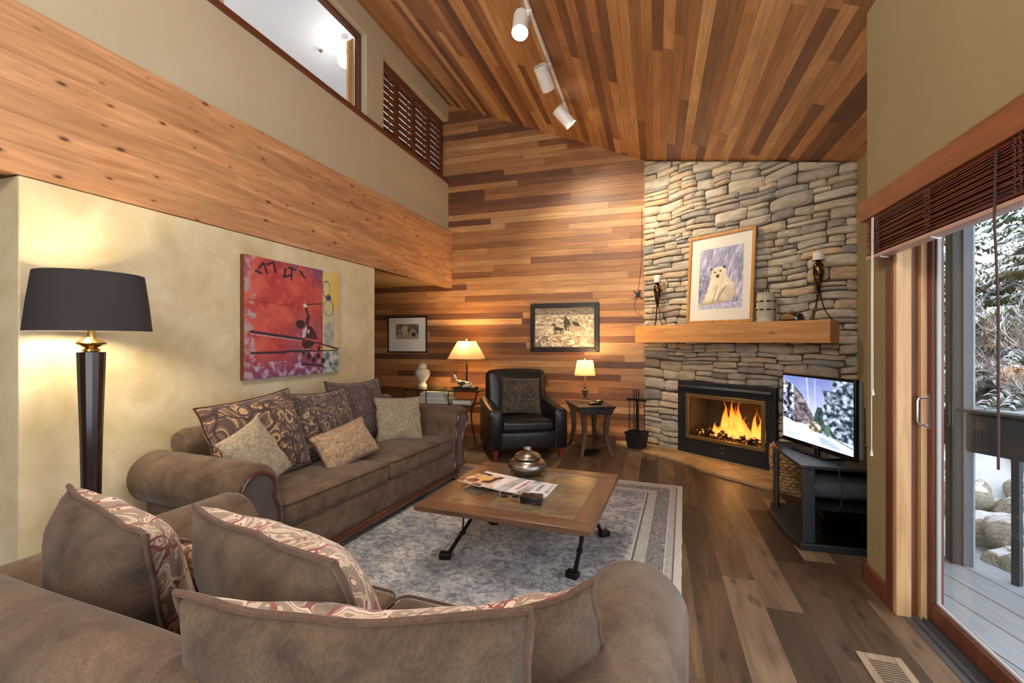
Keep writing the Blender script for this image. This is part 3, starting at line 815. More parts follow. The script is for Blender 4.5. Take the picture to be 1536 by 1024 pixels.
# ---------------------------------------------------------------- leather armchair
ch = thing('armchair', 'black leather club chair with red-brown feet by the wood wall', 'armchair', (-1.60, 5.50, 0), 30)
le = M['leather']
MB().soft((0, -.0, .215), (.70, .74, .20), .02, (0, .006, 0), 5).build('seat_base', le, ch, angle=70)
cs = MB().soft((0, -.07, .375), (.645, .60, .15), .05, (0, 0, .03), 8, wob=.006).build('seat_cushion', le, ch, angle=80)
MB().tube([(-.30, -.366, .35), (0, -.372, .35), (.30, -.366, .35)], .005, 6).build('seam', le, cs)
Mb = Matrix.Translation((0, .30, .66)) @ Matrix.Rotation(R(-9), 4, 'X')
bk = MB().soft((0, 0, 0), (.80, .17, .70), .07, (0, .02, .015), 8, Mb, wob=.006).build('backrest', le, ch, angle=80)
for s in (-1, 1):
    a = MB()
    secs = [(-.405, .07, .555, .135), (-.39, .0, .575, .15), (-.36, 0, .585, .155), (-.1, 0, .60, .155), (.15, 0, .625, .155), (.34, 0, .66, .15), (.40, .02, .66, .13)]
    rings = []
    for (yy, ins, top, wd) in secs:
        zb = .115; ww = wd / 2 - ins * .25; r_ = .045; ring = []
        for (qx, a0) in ((1, 0), (-1, 90)):
            for m_ in range(6):
                an = R(a0 + m_ * 18); ring.append((s * .395 + qx * (ww - r_) + r_ * math.cos(an), yy, top - r_ - ins * .3 + r_ * math.sin(an)))
        ring += [(s * .395 - ww, yy, zb + ins * .2), (s * .395 + ww, yy, zb + ins * .2)]
        rings.append(ring)
    a.rings(rings).build('armrest', le, ch, angle=50)
    for yy in (-.35, .33):
        MB().rings([[(s * .40 + x * k_, yy + y * k_, z_) for x, y in ((-.035, -.035), (.035, -.035), (.035, .035), (-.035, .035))] for z_, k_ in ((0, .62), (.12, 1.0))]).build('foot', M['cherry'], ch, bevel=.004, label='red-brown tapered foot')
pillow('throw_pillow', 'dark scroll-patterned square pillow on the black leather armchair', .50, .46, .15, [M['dam4'], M['dam4']], M['welt'], (-1.60 + .505 * .02 - .02, 5.50 - .863 * .02 + .03, .70), -60, 20, -3, 0, 20)

# ---------------------------------------------------------------- end table
et = thing('end_table', 'dark chairside table with bowed legs between armchair and fire tools', 'table', (-.79, 5.80, 0), 24)
MB().box(-.235, .235, -.34, .34, .578, .60).build('table_top', M['endtop'], et, bevel=.006, label='black tabletop')
MB().prism([(-.225, .578), (-.185, .50), (.185, .50), (.225, .578)], 'y', -.325, .325).build('apron', M['endtop'], et, bevel=.004)
dr = MB().box(-.18, .18, -.333, -.325, .512, .566).build('drawer', M['endtop'], et, bevel=.003)
MB().tube([(0, -.333, .54), (0, -.35, .54)], [.006, .010], 10).build('knob', M['black_metal'], dr)
for sx in (-1, 1):
    for sy in (-1, 1):
        pts = []; 
        rings = []
        for k in range(9):
            tt = k / 8; z_ = .51 * (1 - tt)
            off = .155 + .03 * math.sin(tt * PI * .9) * -1 + .045 * tt ** 2
            w_ = .026 - .006 * tt + .006 * (1 - tt)
            cx, cy = sx * (off + .0), sy * (off + .115)
            rings.append([(cx - w_, cy - w_, z_), (cx + w_, cy - w_, z_), (cx + w_, cy + w_, z_), (cx - w_, cy + w_, z_)])
        MB().rings(rings).build('leg', M['endwood'], et, bevel=.004, label='brown curved leg')
MB().box(-.17, .17, -.28, .28, .085, .105).build('lower_shelf', M['endtop'], et, bevel=.004)
def table_lamp(name, label, loc, rz, zb, zt, rb, rt, prof, basemat, square=False, watts=12):
    t = thing(name, label, 'lamp', loc, rz)
    MB().lathe(prof, 28).build('lamp_base', basemat, t)
    n = 4 if square else 32
    if square:
        def ring(r, z):
            pts = []
            for (qx, qy, a0) in ((1, 1, 0), (-1, 1, 90), (-1, -1, 180), (1, -1, 270)):
                for m_ in range(4):
                    an = R(a0 + m_ * 30); rr = r * .22
                    pts.append((qx * (r - rr) + rr * math.cos(an), qy * (r * .62 - rr) + rr * math.sin(an), z))
            return pts
        rings = [ring(rb, zb), ring(rb * .62 + rt * .38, zb + (zt - zb) * .4), ring(rt, zt)]
        m = MB().rings(rings, cap=False)
    else:
        rings = [[(r * math.cos(2 * PI * k / 32), r * math.sin(2 * PI * k / 32), z) for k in range(32)] for r, z in ((rb, zb), ((rb + rt) / 2, (zb + zt) / 2), (rt, zt))]
        m = MB().rings(rings, cap=False)
    sh = m.build('lamp_shade', M['shade_lit'], t, angle=60, label='glowing cream shade')
    if square:
        MB().tube(ring(rb, zb), .004, 6, True).tube(ring(rt, zt), .004, 6, True).build('shade_trim', M['chenille2'], sh)
    else:
        MB().tube([(rb * math.cos(2 * PI * k / 32), rb * math.sin(2 * PI * k / 32), zb) for k in range(32)], .003, 6, True).tube([(rt * math.cos(2 * PI * k / 32), rt * math.sin(2 * PI * k / 32), zt) for k in range(32)], .003, 6, True).build('shade_trim', M['chenille2'], sh)
    zm = zb + (zt - zb) * .5
    MB().lathe([(.004, zt - .02), (.004, zt + .015), (.010, zt + .022), (.007, zt + .036), (.001, zt + .042)], 12).build('finial', M['brightbrass'], t)
    MB().lathe([(.010, zm - .06), (.014, zm - .03), (.026, zm), (.024, zm + .025), (.008, zm + .045)], 14).build('bulb', M['lampglow'], t)
    MB().tube([(0, 0, zb - .01), (0, 0, zm - .05)], .008, 8).build('socket', M['brass'], t)
    li = bpy.data.lights.new(name + '_light', 'POINT'); li.energy = watts; li.color = (1, .62, .28); li.shadow_soft_size = .03
    lo = bpy.data.objects.new(name + '_light', li); COL.objects.link(lo); lo.parent = t; lo.location = (0, 0, zm + .07)
    return t
table_lamp('table_lamp', 'small cream-shaded lamp with a baluster base on the dark end table', (-.86, 5.90, .60), 24, .345, .53, .135, .10,
           [(.075, 0), (.078, .012), (.055, .022), (.03, .03), (.018, .045), (.012, .06), (.03, .10), (.042, .145), (.040, .158), (.014, .165), (.012, .19), (.018, .2), (.009, .21), (.008, .36)], solid('weathered_bronze', rgb(96, 82, 68), .5, .3), watts=19)
ph = thing('telephone_handset', 'black and silver cordless handset lying on the end table', 'phone', (-.70, 5.66, .600), 40)
MB().soft((0, 0, .014), (.17, .05, .026), .012, n=3).build('body', M['glossblack'], ph)
MB().box(-.06, .0, -.018, .018, .027, .029).build('keypad', M['silver_plastic'], ph)
sg = thing('remote_control', 'dark curved remote control beside the small lamp base', 'remote', (-.66, 5.80, .600), 70)
MB().soft((0, 0, .022), (.12, .055, .04), .018, n=3).build('body', M['glossblack'], sg)
MB().box(-.04, .02, -.02, .02, .040, .043).build('button_pad', M['silver_plastic'], sg)

# ---------------------------------------------------------------- console table at the back
ct = thing('console_table', 'glass-topped black iron console table behind the sofa arm', 'table', (-2.84, 5.90, 0), 0)
MB().box(-.60, .60, -.24, .24, .708, .720).build('glass_top', M['tableglass'], ct, bevel=.003)
for sx in (-1, 1):
    for sy in (-1, 1):
        x, y = sx * .50, sy * .19
        pts = [(x + sx * .06, y, .705), (x + sx * .035, y, .60), (x - sx * .01, y, .50), (x - sx * .03, y, .38), (x - sx * .01, y, .22), (x + sx * .02, y, .10), (x + sx * .05, y + sy * .01, 0)]
        MB().tube(pts, .011, 8).build('leg', M['black_metal'], ct)
fr = MB()
for z_ in (.700, .50):
    k_ = .56 if z_ > .6 else .47
    for (a_, b_) in (((-k_, -.20), (k_, -.20)), ((-k_, .20), (k_, .20)), ((-k_, -.20), (-k_, .20)), ((k_, -.20), (k_, .20)), ((0, -.20), (0, .20))):
        fr.tube([(*a_, z_), (*b_, z_)], .008, 6)
for x_ in (-.2, .14): fr.tube([(x_, -.2, .70), (x_, -.21, .60), (x_, -.2, .50)], .007, 6)
fr.build('iron_frame', M['black_metal'], ct)
MB().box(-.47, .47, -.2, .2, .508, .516).build('lower_shelf', M['tableglass'], ct)
cols = [rgb(206, 204, 200), rgb(150, 146, 142), rgb(222, 220, 216), rgb(96, 92, 90), rgb(196, 190, 182), rgb(216, 214, 210)]
zz = .516
for k, c_ in enumerate(cols):
    hgt = [.032, .022, .034, .02, .026, .02][k]
    bt = thing('coffee_table_book', ['pale grey book at the bottom of the console stack', 'grey book second from the bottom of the console stack', 'thick white book in the middle of the console stack', 'charcoal book in the upper middle of the console stack', 'cream book second from the top of the console stack', 'white book on top of the console stack'][k], 'book', (-2.98 + [.0, .02, -.01, .015, 0, .02][k], 5.90, zz), [2, -3, 1, 4, -2, 3][k], 'books stacked on the console shelf')
    MB().box(-.22 + .01 * k, .22 - .01 * k, -.15, .15, .003, hgt - .003).build('pages', M['paper'], bt)
    MB().box(-.224 + .01 * k, .224 - .01 * k, -.155, .155, 0, .003).box(-.224 + .01 * k, .224 - .01 * k, -.155, .155, hgt - .003, hgt).box(-.224 + .01 * k, .224 - .01 * k, .150, .155, .003, hgt - .003).build('cover', solid('book_cover', c_, .5), bt)
    zz += hgt
tr_ = thing('magazine_pile', 'low dark-covered magazine pile at the right of the console shelf', 'magazine', (-2.56, 5.90, .516), 8)
MB().box(-.13, .13, -.11, .11, 0, .05).build('pages', M['paper'], tr_, bevel=.002)
MB().box(-.132, .132, -.112, .112, .05, .056).build('cover', solid('dark_magazine_cover', rgb(70, 66, 60), .4), tr_)
ja = thing('ginger_jar', 'ivory ceramic ginger jar with a domed lid on the glass console', 'vase', (-3.22, 5.93, .720), 0)
MB().lathe([(.062, 0), (.066, .012), (.060, .03), (.042, .055), (.045, .075), (.075, .12), (.10, .165), (.108, .20), (.10, .235), (.07, .26), (.056, .268)], 32).build('jar_body', M['ceramic'], ja)
MB().lathe([(.058, .268), (.066, .274), (.062, .30), (.05, .33), (.03, .342), (.012, .348), (.014, .358), (.006, .366), (.001, .368)], 32).build('lid', M['ceramic'], ja)
for s in (-1, 1): MB().soft((s * .11, 0, .205), (.03, .02, .03), .008, n=2).build('lug_handle', M['ceramic'], ja)
plq = tag(at(MB().soft((0, 0, .0175), (.30, .20, .033), .006, n=3).build('display_plinth', M['black'], angle=50), (-2.50, 5.84, .721), 6), 'flat black plinth under the animal figurine on the console', 'plinth')
fg = thing('figurine', 'pale and dark reclining animal figurine on the black plinth', 'figurine', (-2.51, 5.79, .756), 4)
fg.scale = (1.35, 1.35, 1.35)
hide = N('mottled_hide'); hf = hide.ramp(hide.noise(hide.coord(), 22, 2), [(.48, rgb(60, 52, 44)), (.52, rgb(212, 202, 180))]); hide.base(hf); hide.p(Roughness=.5)
MB().rings([[(x + 0, r_ * math.cos(2 * PI * k / 12) * .8, .028 + zo + r_ * math.sin(2 * PI * k / 12)) for k in range(12)] for x, r_, zo in ((-.075, .012, .03), (-.06, .024, .02), (-.02, .026, .006), (.03, .025, .002), (.07, .022, 0), (.09, .008, -.004))]).build('animal_body', hide.m, fg)
MB().rings([[(-.07 - .01 * q + r_ * math.cos(2 * PI * k / 10), r_ * .8 * math.sin(2 * PI * k / 10), .05 + .018 * q) for k in range(10)] for q, r_ in ((0, .018), (1, .014), (2, .014), (3, .019), (4, .014), (5, .003))]).build('head', hide.m, fg)
MB().tube([(-.10, -.008, .13), (-.115, -.012, .16), (-.10, -.014, .185)], [.004, .003, .001], 6).tube([(-.10, .01, .13), (-.085, .016, .165), (-.09, .018, .20)], [.004, .003, .001], 6).build('horns', M['black'], fg)
MB().tube([(-.05, -.03, .01), (.0, -.045, .008), (.03, -.04, .006)], .008, 6).tube([(.06, -.03, .01), (.03, -.05, .008)], .008, 6).build('legs', hide.m, fg)
table_lamp('table_lamp', 'wide cream bell-shaded lamp on a slim dark post on the glass console', (-2.565, 6.02, .720), 0, .41, .665, .25, .115,
           [(.085, 0), (.085, .012), (.03, .02), (.014, .035), (.012, .14), (.018, .15), (.012, .16), (.011, .30), (.016, .31), (.008, .33), (.006, .45)], M['black_metal'], square=True, watts=30)
pn = thing('fountain_pen_stand', 'tiny dark pen holder standing on the glass console', 'pen holder', (-2.80, 5.80, .720), 0)
MB().lathe([(.03, 0), (.03, .006), (.008, .012), (.006, .02)], 16).build('base', M['black'], pn)
MB().tube([(0, 0, .012), (.03, 0, .07)], [.004, .002], 6).build('pen', M['black'], pn)

# ---------------------------------------------------------------- framed pictures
def frame(name, label, w, h, fw, fd, mat, loc, rz, rx=0, matw=None, picfunc=None, picrect=None, nx=60, ny=50, inner=None):
    t = thing(name, label, 'picture', loc, rz)
    if rx: t.rotation_euler = (R(rx), 0, R(rz))
    m = MB()
    for (a, b_, c_, d_) in ((-w / 2, w / 2, 0, fw), (-w / 2, w / 2, h - fw, h)):
        m.prism([(a, c_ if c_ == 0 else h), (b_, c_ if c_ == 0 else h), (b_ - fw, fw if c_ == 0 else h - fw), (a + fw, fw if c_ == 0 else h - fw)], 'y', -fd, 0)
    for s in (-1, 1):
        m.prism([(s * w / 2, 0), (s * w / 2, h), (s * (w / 2 - fw), h - fw), (s * (w / 2 - fw), fw)], 'y', -fd, 0)
    m.build('frame', mat, t, bevel=fd * .18)
    if inner:
        i_ = MB(); a = fw - .004; k = .010
        for (x0_, x1_, z0_, z1_) in ((-w / 2 + a, w / 2 - a, a, a + k), (-w / 2 + a, w / 2 - a, h - a - k, h - a), (-w / 2 + a, -w / 2 + a + k, a, h - a), (w / 2 - a - k, w / 2 - a, a, h - a)):
            i_.box(x0_, x1_, -fd * .8, -fd * .3, z0_, z1_)
        i_.build('inner_fillet', inner, t, bevel=.002)
    MB().box(-w / 2 + fw * .8, w / 2 - fw * .8, -fd * .45, -fd * .2, fw * .8, h - fw * .8).build('mat_board', M['matboard'], t, smooth=False, label='off-white mat board')
    pw_, ph_, px, pz = picrect
    picture('print', pw_, ph_, nx, ny, picfunc, M['print'], t, -fd * .45 - .001, px - pw_ / 2, pz)
    return t
M['print'] = vcol('printed_paper', 0, .45)
def bear(u, v):
    n1 = fb(u, v, 6, 3); n2 = fb(u * 3 + v * 1.2, v * .7, 9, 3, 5)
    c = lerp((128, 130, 165), (226, 224, 240), .5 + n1 * .6 + n2 * .7)
    if v < .45: c = lerp(c, (150, 152, 186), .5 * (fb(u * 2.5 + v, v * .5, 5, 2, 9) > -.05))
    if u < .22 and v > .42: c = lerp(c, (70, 72, 100), 1.2 * max(0, fb(u * 4 - v * 2, v, 14, 2, 2)) + .2)
    if v > .90: c = lerp((214, 216, 236), (166, 168, 200), .5 + fb(u * 6, v * 14, 3, 3) * 1.3)
    body = [(.28, .44), (.30, .36), (.36, .33), (.46, .31), (.56, .32), (.62, .36), (.63, .42), (.66, .50), (.78, .58), (.84, .68), (.86, .78), (.78, .86), (.64, .90), (.40, .92), (.10, .93), (.02, .91), (.10, .88), (.16, .78), (.22, .66), (.27, .56)]
    if inpoly(body, u + .01 * math.sin(v * 60), v):
        c = lerp((246, 236, 214), (222, 206, 178), .4 + n1 * .8)
        d = ell(u, v, .66, .78, .22, .15, -.4)
        if d < 1: c = lerp(c, (176, 160, 140), .25 + .6 * d ** 2 * (v > .68))
        if seg(u, v, .44, .62, .34, .90) < .012 or seg(u, v, .64, .64, .42, .88) < .012: c = lerp(c, (140, 120, 98), .7)
        if v > .84: c = lerp(c, (140, 124, 104), (v - .84) * 7)
    for (x, y, rx, ry, cc) in ((.29, .345, .028, .022, (90, 80, 78)), (.585, .325, .030, .026, (70, 62, 62)), (.375, .40, .022, .014, (34, 28, 28)), (.50, .385, .024, .015, (34, 28, 28)), (.44, .465, .042, .032, (74, 66, 66))):
        if ell(u, v, x, y, rx, ry) < 1: c = cc
    return c
def horses(u, v):
    n1 = fb(u * 2, v * 3, 5, 4); n2 = fb(u, v, 22, 2, 3)
    g = 168 + 60 * n1 + 60 * n2
    if v < .17: g = 116 + 40 * n2 + 30 * fb(u * 8, v * 30, 1, 2)
    if v > .5: g += 10
    if v > .72 and fb(u, v, 9, 3, 7) > .05: g = 130 + 60 * n2
    def quad(x, y, s, fl, dark):
        a, b_ = (u - x) / s * fl, (v - y) / s * .68
        b2 = b_
        if ell(a, b2, 0, 0, .52, .20) < 1: return dark
        if inpoly([(-.35, -.05), (-.55, -.50), (-.78, -.34), (-.82, -.44), (-.55, -.66), (-.42, -.62), (-.18, -.14)], a, b2): return dark
        for lx, ex in ((-.38, -.42), (-.28, -.20), (.30, .24), (.42, .46)):
            if seg(a, b2, lx, .08, ex, .66) < .045: return dark
        if seg(a, b2, .48, -.08, .62, .3) < .05: return dark
        return None
    for (x, y, s, fl, d) in ((.40, .54, .16, 1, 52), (.62, .40, .20, 1, 74), (.72, .52, .23, 1, 150)):
        q = quad(x, y, s, fl, d)
        if q is not None: g = q + 24 * n2
    if inpoly([(.49, .40), (.50, .28), (.53, .24), (.60, .32), (.60, .42), (.55, .42), (.54, .56), (.51, .56)], u, v): g = 60 + 30 * n2
    if inpoly([(.63, .38), (.66, .34), (.74, .38), (.78, .48), (.70, .47)], u, v): g = 56 + 20 * n2
    return (g * 1.04, g * .98, g * .86)
def oldphoto(u, v):
    g = 116 + 46 * fb(u, v, 6, 3)
    if v > .72: g = 170 - 40 * (v - .72)
    if ell(u, v, .42, .42, .16, .34) < 1: g = 190 + 30 * fb(u, v, 12, 2)
    if ell(u, v, .74, .62, .15, .26) < 1: g = 176
    if ell(u, v, .78, .70, .09, .16) < 1: g = 62
    if inpoly([(.50, .40), (.58, .14), (.62, .40), (.56, .62)], u, v): g = 84
    if ell(u, v, .18, .5, .10, .2) < 1: g = 150
    return (g, g * .94, g * .80)
M['blackframe'] = solid('black_frame', rgb(28, 22, 20), .35)
frame('framed_print', 'small black-framed sepia print hanging beside the plaster wall corner', .70, .57, .022, .025, M['blackframe'], (-3.725, YB, 1.204), 0, picfunc=oldphoto, picrect=(.41, .235, 0, .215), nx=50, ny=30)
frame('framed_print', 'wide dark-framed sepia photograph of horses above the armchair', .98, .69, .065, .035, M['blackframe'], (-1.22, YB, 1.233), 0, picfunc=horses, picrect=(.84, .55, 0, .07), nx=130, ny=90, inner=solid('frame_fillet', rgb(96, 84, 70), .4))
n_ = (-.610, -.792)
def SP(s, y, z): # stone wall local -> world
    return (S0[0] + .792 * s + .610 * y, S0[1] - .610 * s + .792 * y, z)
frame('framed_print', 'golden-oak-framed polar bear picture leaning on the mantel', .79, 1.035, .036, .03, M['oak'], SP(1.140, -.105, 1.583), SA, rx=-4.2, picfunc=bear, picrect=(.52, .70, .008, .165), nx=120, ny=160)

# painting on the plaster wall
def canvas(u, v):
    n1 = fb(u, v, 5, 4); n2 = fb(u, v, 18, 3, 4); n3 = fb(u, v, 2.2, 2, 8)
    if u < .80:
        c = lerp((178, 60, 64), (206, 98, 82), .5 + n1 * 1.1)
        c = lerp(c, (122, 70, 112), max(0, .1 + n3 * 1.5 + .55 * max(0, 1 - v / .2) + .9 * max(0, min(1, (u - .52) / .2)) * max(0, 1 - v / .38)))
        c = lerp(c, (206, 96, 92), max(0, n2 * 1.2))
        if v > .78: c = lerp(c, (116, 66, 110), (v - .78) * 4.5)
        if v > .86 or (u > .5 and v > .76): c = lerp(c, (186, 170, 190), max(0, .2 + n2 * 1.6))
        if u < .07 + .05 * n2: c = lerp(c, (176, 156, 160), .25 + n2 * 1.4 + .3 * max(0, min(1, (v - .25) * 4)))
        for (a, b_, c_, d_) in ((.04, .36, .55, .38),):
            if seg(u, v, a, b_, c_, d_) < .003: c = (120, 40, 60)
    else:
        c = lerp((214, 198, 132), (196, 190, 160), .4 + n1)
        if u > .90 and v < .38: c = lerp((222, 192, 92), c, .15)
        if ell(u, v, .87, .62, .06, .13) < 1: c = lerp((150, 156, 172), c, .2 + n2)
        if ell(u, v, .87, .26, .035, .03) < 1: c = (60, 66, 84)
        if abs(ell(u, v, .845, .18, .045, .08) - 1) < .16 or abs(ell(u, v, .87, .36, .06, .08) - 1) < .12: c = (78, 88, 104)
        if abs(u - .935) < .003 and v > .3: c = (100, 100, 104)
        if v > .78: c = lerp((190, 196, 188), (84, 110, 118), .35 + n2 * 2.2)
    # squiggles along the top
    for (a, b_, c_, d_) in ((.12, .10, .17, .04), (.17, .04, .20, .12), (.20, .05, .26, .02), (.26, .02, .28, .10), (.38, .06, .36, .13), (.36, .13, .44, .10), (.44, .03, .44, .14), (.41, .04, .48, .05), (.53, .05, .58, .10), (.10, .12, .15, .13)):
        if u < .8 and seg(u, v, a, b_, c_, d_) < .010: c = (52, 34, 60)
    # ropes
    for (a, b_, c_, d_, w_) in ((.06, .615, .55, .67, .011), (.55, .67, 1.0, .765, .007), (.06, .79, .55, .78, .010), (.55, .78, .98, .785, .008), (.60, .35, .79, .325, .006), (.82, .735, 1.0, .775, .004)):
        if seg(u, v, a, b_, c_, d_) < w_: c = (48, 42, 64)
    if seg(u, v, .06, .632, .55, .688) < .003: c = (200, 180, 190)
    # seated fighter on the ropes
    if ell(u, v, .535, .535, .052, .040) < 1: c = (56, 30, 48)
    if seg(u, v, .59, .37, .625, .46) < .013 or seg(u, v, .625, .46, .61, .52) < .020: c = (70, 40, 60)
    if ell(u, v, .588, .362, .02, .018) < 1: c = (226, 206, 200)
    if inpoly([(.56, .60), (.60, .54), (.66, .55), (.72, .62), (.73, .68), (.60, .66), (.54, .65)], u, v): c = (74, 28, 50)
    if inpoly([(.55, .66), (.565, .585), (.60, .55), (.61, .57), (.59, .65)], u, v) or ell(u, v, .625, .60, .012, .02) < 1: c = (206, 190, 200)
    if inpoly([(.555, .685), (.71, .70), (.66, .745), (.60, .765), (.56, .74)], u, v): c = (50, 24, 40)
    for (x, y, q) in ((.63, .83, .030), (.74, .83, .030), (.69, .87, .030), (.80, .88, .028), (.57, .80, .02), (.75, .76, .02)):
        if ell(u, v, x, y, q, q * 1.1) < 1: c = (48, 40, 62)
    if seg(u, v, .56, .90, .80, .93) < .012 + .01 * n2: c = (52, 44, 66)
    return c
pt = thing('painting', 'unframed red and violet canvas with a boxer at the ring ropes above the sofa', 'painting', (XL + .0342, 3.172, 1.09), 90)
MB().box(-.53, .53, .0, .038, 0, .945).build('canvas_edge', solid('canvas_side', rgb(120, 66, 40), .8, var=.4, vscale=20), pt, smooth=False, label='brown painted canvas edge')
picture('painted_face', 1.06, .945, 170, 150, canvas, M['print'], pt, -.001)
# ---------------------------------------------------------------- floor lamp
fl = thing('floor_lamp', 'tall dark tapered floor lamp with a wide black drum shade by the wall', 'lamp', (-2.665, 1.53, 0))
MB().lathe([(.13, 0), (.135, .012), (.12, .03), (.045, .05), (.034, .06)], 32).build('lamp_base', M['lampwood'], fl)
MB().lathe([(.032, .06), (.036, .4), (.044, .9), (.056, 1.30), (.057, 1.328), (.02, 1.330)], 14).build('pole', M['lampwood'], fl, angle=12)
MB().lathe([(.022, 1.328), (.036, 1.332), (.034, 1.342), (.024, 1.348), (.058, 1.366), (.060, 1.374), (.030, 1.392), (.016, 1.402), (.014, 1.44)], 28).build('brass_neck', M['brightbrass'], fl, label='polished brass neck')
MB().rings([[(r_ * math.cos(2 * PI * k / 64), r_ * math.sin(2 * PI * k / 64), z) for k in range(64)] for r_, z in ((.240, 1.43), (.226, 1.57), (.208, 1.712), (.205, 1.712), (.223, 1.57), (.237, 1.43), (.240, 1.43))], cap=False).build('lamp_shade', M['shade_black'], fl, label='black linen drum shade')
MB().lathe([(.003, 1.60), (.003, 1.712), (.012, 1.716), (.018, 1.728), (.010, 1.738), (.001, 1.742)], 14).build('finial', M['brightbrass'], fl)
sp = MB()
for k in range(3): sp.tube([(0, 0, 1.705), (.206 * math.cos(k * 2.094), .206 * math.sin(k * 2.094), 1.708)], .002, 5)
sp.build('spider', M['brass'], fl)
for s in (-1, 1):
    MB().lathe([(.010, 1.48), (.026, 1.52), (.024, 1.55), (.006, 1.57)], 12, (s * .05, 0, 0)).build('bulb', M['lampglow'], fl)
    li = bpy.data.lights.new('floor_lamp_light', 'POINT'); li.energy = 7; li.color = (1, .76, .46); li.shadow_soft_size = .03
    lo = bpy.data.objects.new('floor_lamp_light', li); COL.objects.link(lo); lo.parent = fl; lo.location = (s * .09, 0, 1.54)

# ---------------------------------------------------------------- rug
rg = N('distressed_rug'); cc = rg.sep(rg.coord())
HX, HY = 1.235, 1.53
dx = rg.math('SUBTRACT', HX, rg.math('ABSOLUTE', cc[0])); dy = rg.math('SUBTRACT', HY, rg.math('ABSOLUTE', cc[1]))
dd_ = rg.math('MINIMUM', dx, dy)
nf = rg.noise(rg.coord(), 22, 4, .7, .8); nc = rg.noise(rg.coord(), 3, 4, .6, .5)
field = rg.ramp(nf, [(.36, rgb(120, 124, 132)), (.47, rgb(170, 171, 173)), (.58, rgb(208, 206, 202))])
field = rg.mix(1, field, rg.ramp(nc, [(.3, rgb(178, 182, 196)), (.65, gray(1))]), 'MULTIPLY')
vv = rg.vor(rg.coord(), 9.5); fring = rg.ramp(vv, [(0, gray(0)), (.34, gray(0)), (.38, gray(.8)), (.44, gray(0))])
field = rg.mix(fring, field, rgb(112, 114, 122))
pat = rg.noise(rg.coord(), 13, 1, .5, .9); frp = rg.math('FRACT', rg.math('MULTIPLY', pat, 7))
bord = rg.ramp(frp, [(0, rgb(96, 96, 98)), (.42, rgb(186, 182, 176)), (.56, rgb(104, 104, 106)), (.86, rgb(168, 164, 160))], 'CONSTANT')
small = rg.ramp(rg.math('FRACT', rg.math('MULTIPLY', rg.noise(rg.coord(), 30, 0, 0, .3), 6)), [(0, rgb(190, 185, 178)), (.62, rgb(146, 142, 140))], 'CONSTANT')
col = field
def band(a, b_, c_):
    global col
    m_ = rg.math('MULTIPLY', rg.math('GREATER_THAN', dd_, a), rg.math('LESS_THAN', dd_, b_)); col = rg.mix(m_, col, c_)
band(.30, .312, rgb(190, 186, 180)); band(.285, .30, rgb(92, 92, 98)); band(.215, .285, small); band(.20, .215, rgb(120, 118, 120)); band(.105, .20, bord)
band(.098, .105, rgb(206, 200, 190)); band(.055, .098, small); band(.045, .055, rgb(96, 96, 100)); band(-1, .045, rgb(200, 194, 184))
col = rg.mix(1, col, rg.ramp(rg.noise(rg.coord(), 140, 2), [(.3, gray(.82)), (.7, gray(1.1))]), 'MULTIPLY')
rg.base(col); rg.p(Roughness=1, Sheen_Weight=.1); rg.bump(rg.noise(rg.coord(), 180, 2), .5, .003)
rt = thing('area_rug', 'distressed grey and blue oriental rug under the coffee table', 'rug', (-1.07, 3.135, 0), -3.3)
rb = MB(); nn = 60
for (pts_, ) in (([(-HX + 2 * HX * i / nn, -HY) for i in range(nn)] + [(HX, -HY + 2 * HY * i / nn) for i in range(nn)] + [(HX - 2 * HX * i / nn, HY) for i in range(nn)] + [(-HX, HY - 2 * HY * i / nn) for i in range(nn)],),):
    pp = [(x + .004 * noise.noise(Vector((x * 9, y * 9, 0))), y + .004 * noise.noise(Vector((x * 9, y * 9, 4)))) for x, y in pts_]
    rb.prism(pp, 'z', .0, .009)
rb.build('rug_field', rg.m, rt, smooth=False)
fr_ = MB(); rq = random.Random(2)
for i in range(150):
    x = -HX + 2 * HX * i / 149
    for s in (-1, 1):
        y0 = s * HY; fr_.tube([(x, y0 - s * .004, .005), (x + rq.uniform(-.006, .006), y0 + s * .015, .004), (x + rq.uniform(-.012, .012), y0 + s * rq.uniform(.02, .034), .003)], [.003, .003, .0015], 4)
fr_.build('fringe', solid('cream_fringe', rgb(206, 200, 188), .95), rt)

# ---------------------------------------------------------------- coffee table
tb = thing('coffee_table', 'square plank coffee table with slate inlay and black iron legs on the rug', 'table', (-.7985, 2.875, 0), -3.2)
H_, T_ = .525, .42
m = MB(); bw = .115
m = None
MB().box(-H_, H_, -H_, -H_ + bw, T_ - .034, T_).build('rim_board', M['tablewood'], tb, bevel=.005)
MB().box(-H_, H_, H_ - bw, H_, T_ - .034, T_).build('rim_board', M['tablewood'], tb, bevel=.005)
tw2 = wood('coffee_table_wood_cross', rgb(76, 54, 42), rgb(116, 84, 64), 1, .35, coat=.2)
MB().box(-H_, -H_ + bw, -H_ + bw, H_ - bw, T_ - .034, T_).build('side_board', tw2, tb, bevel=.005)
MB().box(H_ - bw, H_, -H_ + bw, H_ - bw, T_ - .034, T_).build('side_board', tw2, tb, bevel=.005)
sl_ = N('slate_inlay'); cs_ = sl_.sep(sl_.coord())
f1 = sl_.noise(sl_.coord(), 3.2, 5, .65, 1.0)
base = sl_.ramp(f1, [(.30, rgb(58, 40, 30)), (.40, rgb(92, 66, 48)), (.47, rgb(100, 92, 74)), (.53, rgb(112, 108, 92)), (.58, rgb(142, 104, 54)), (.64, rgb(96, 78, 60)), (.74, rgb(76, 54, 42))])
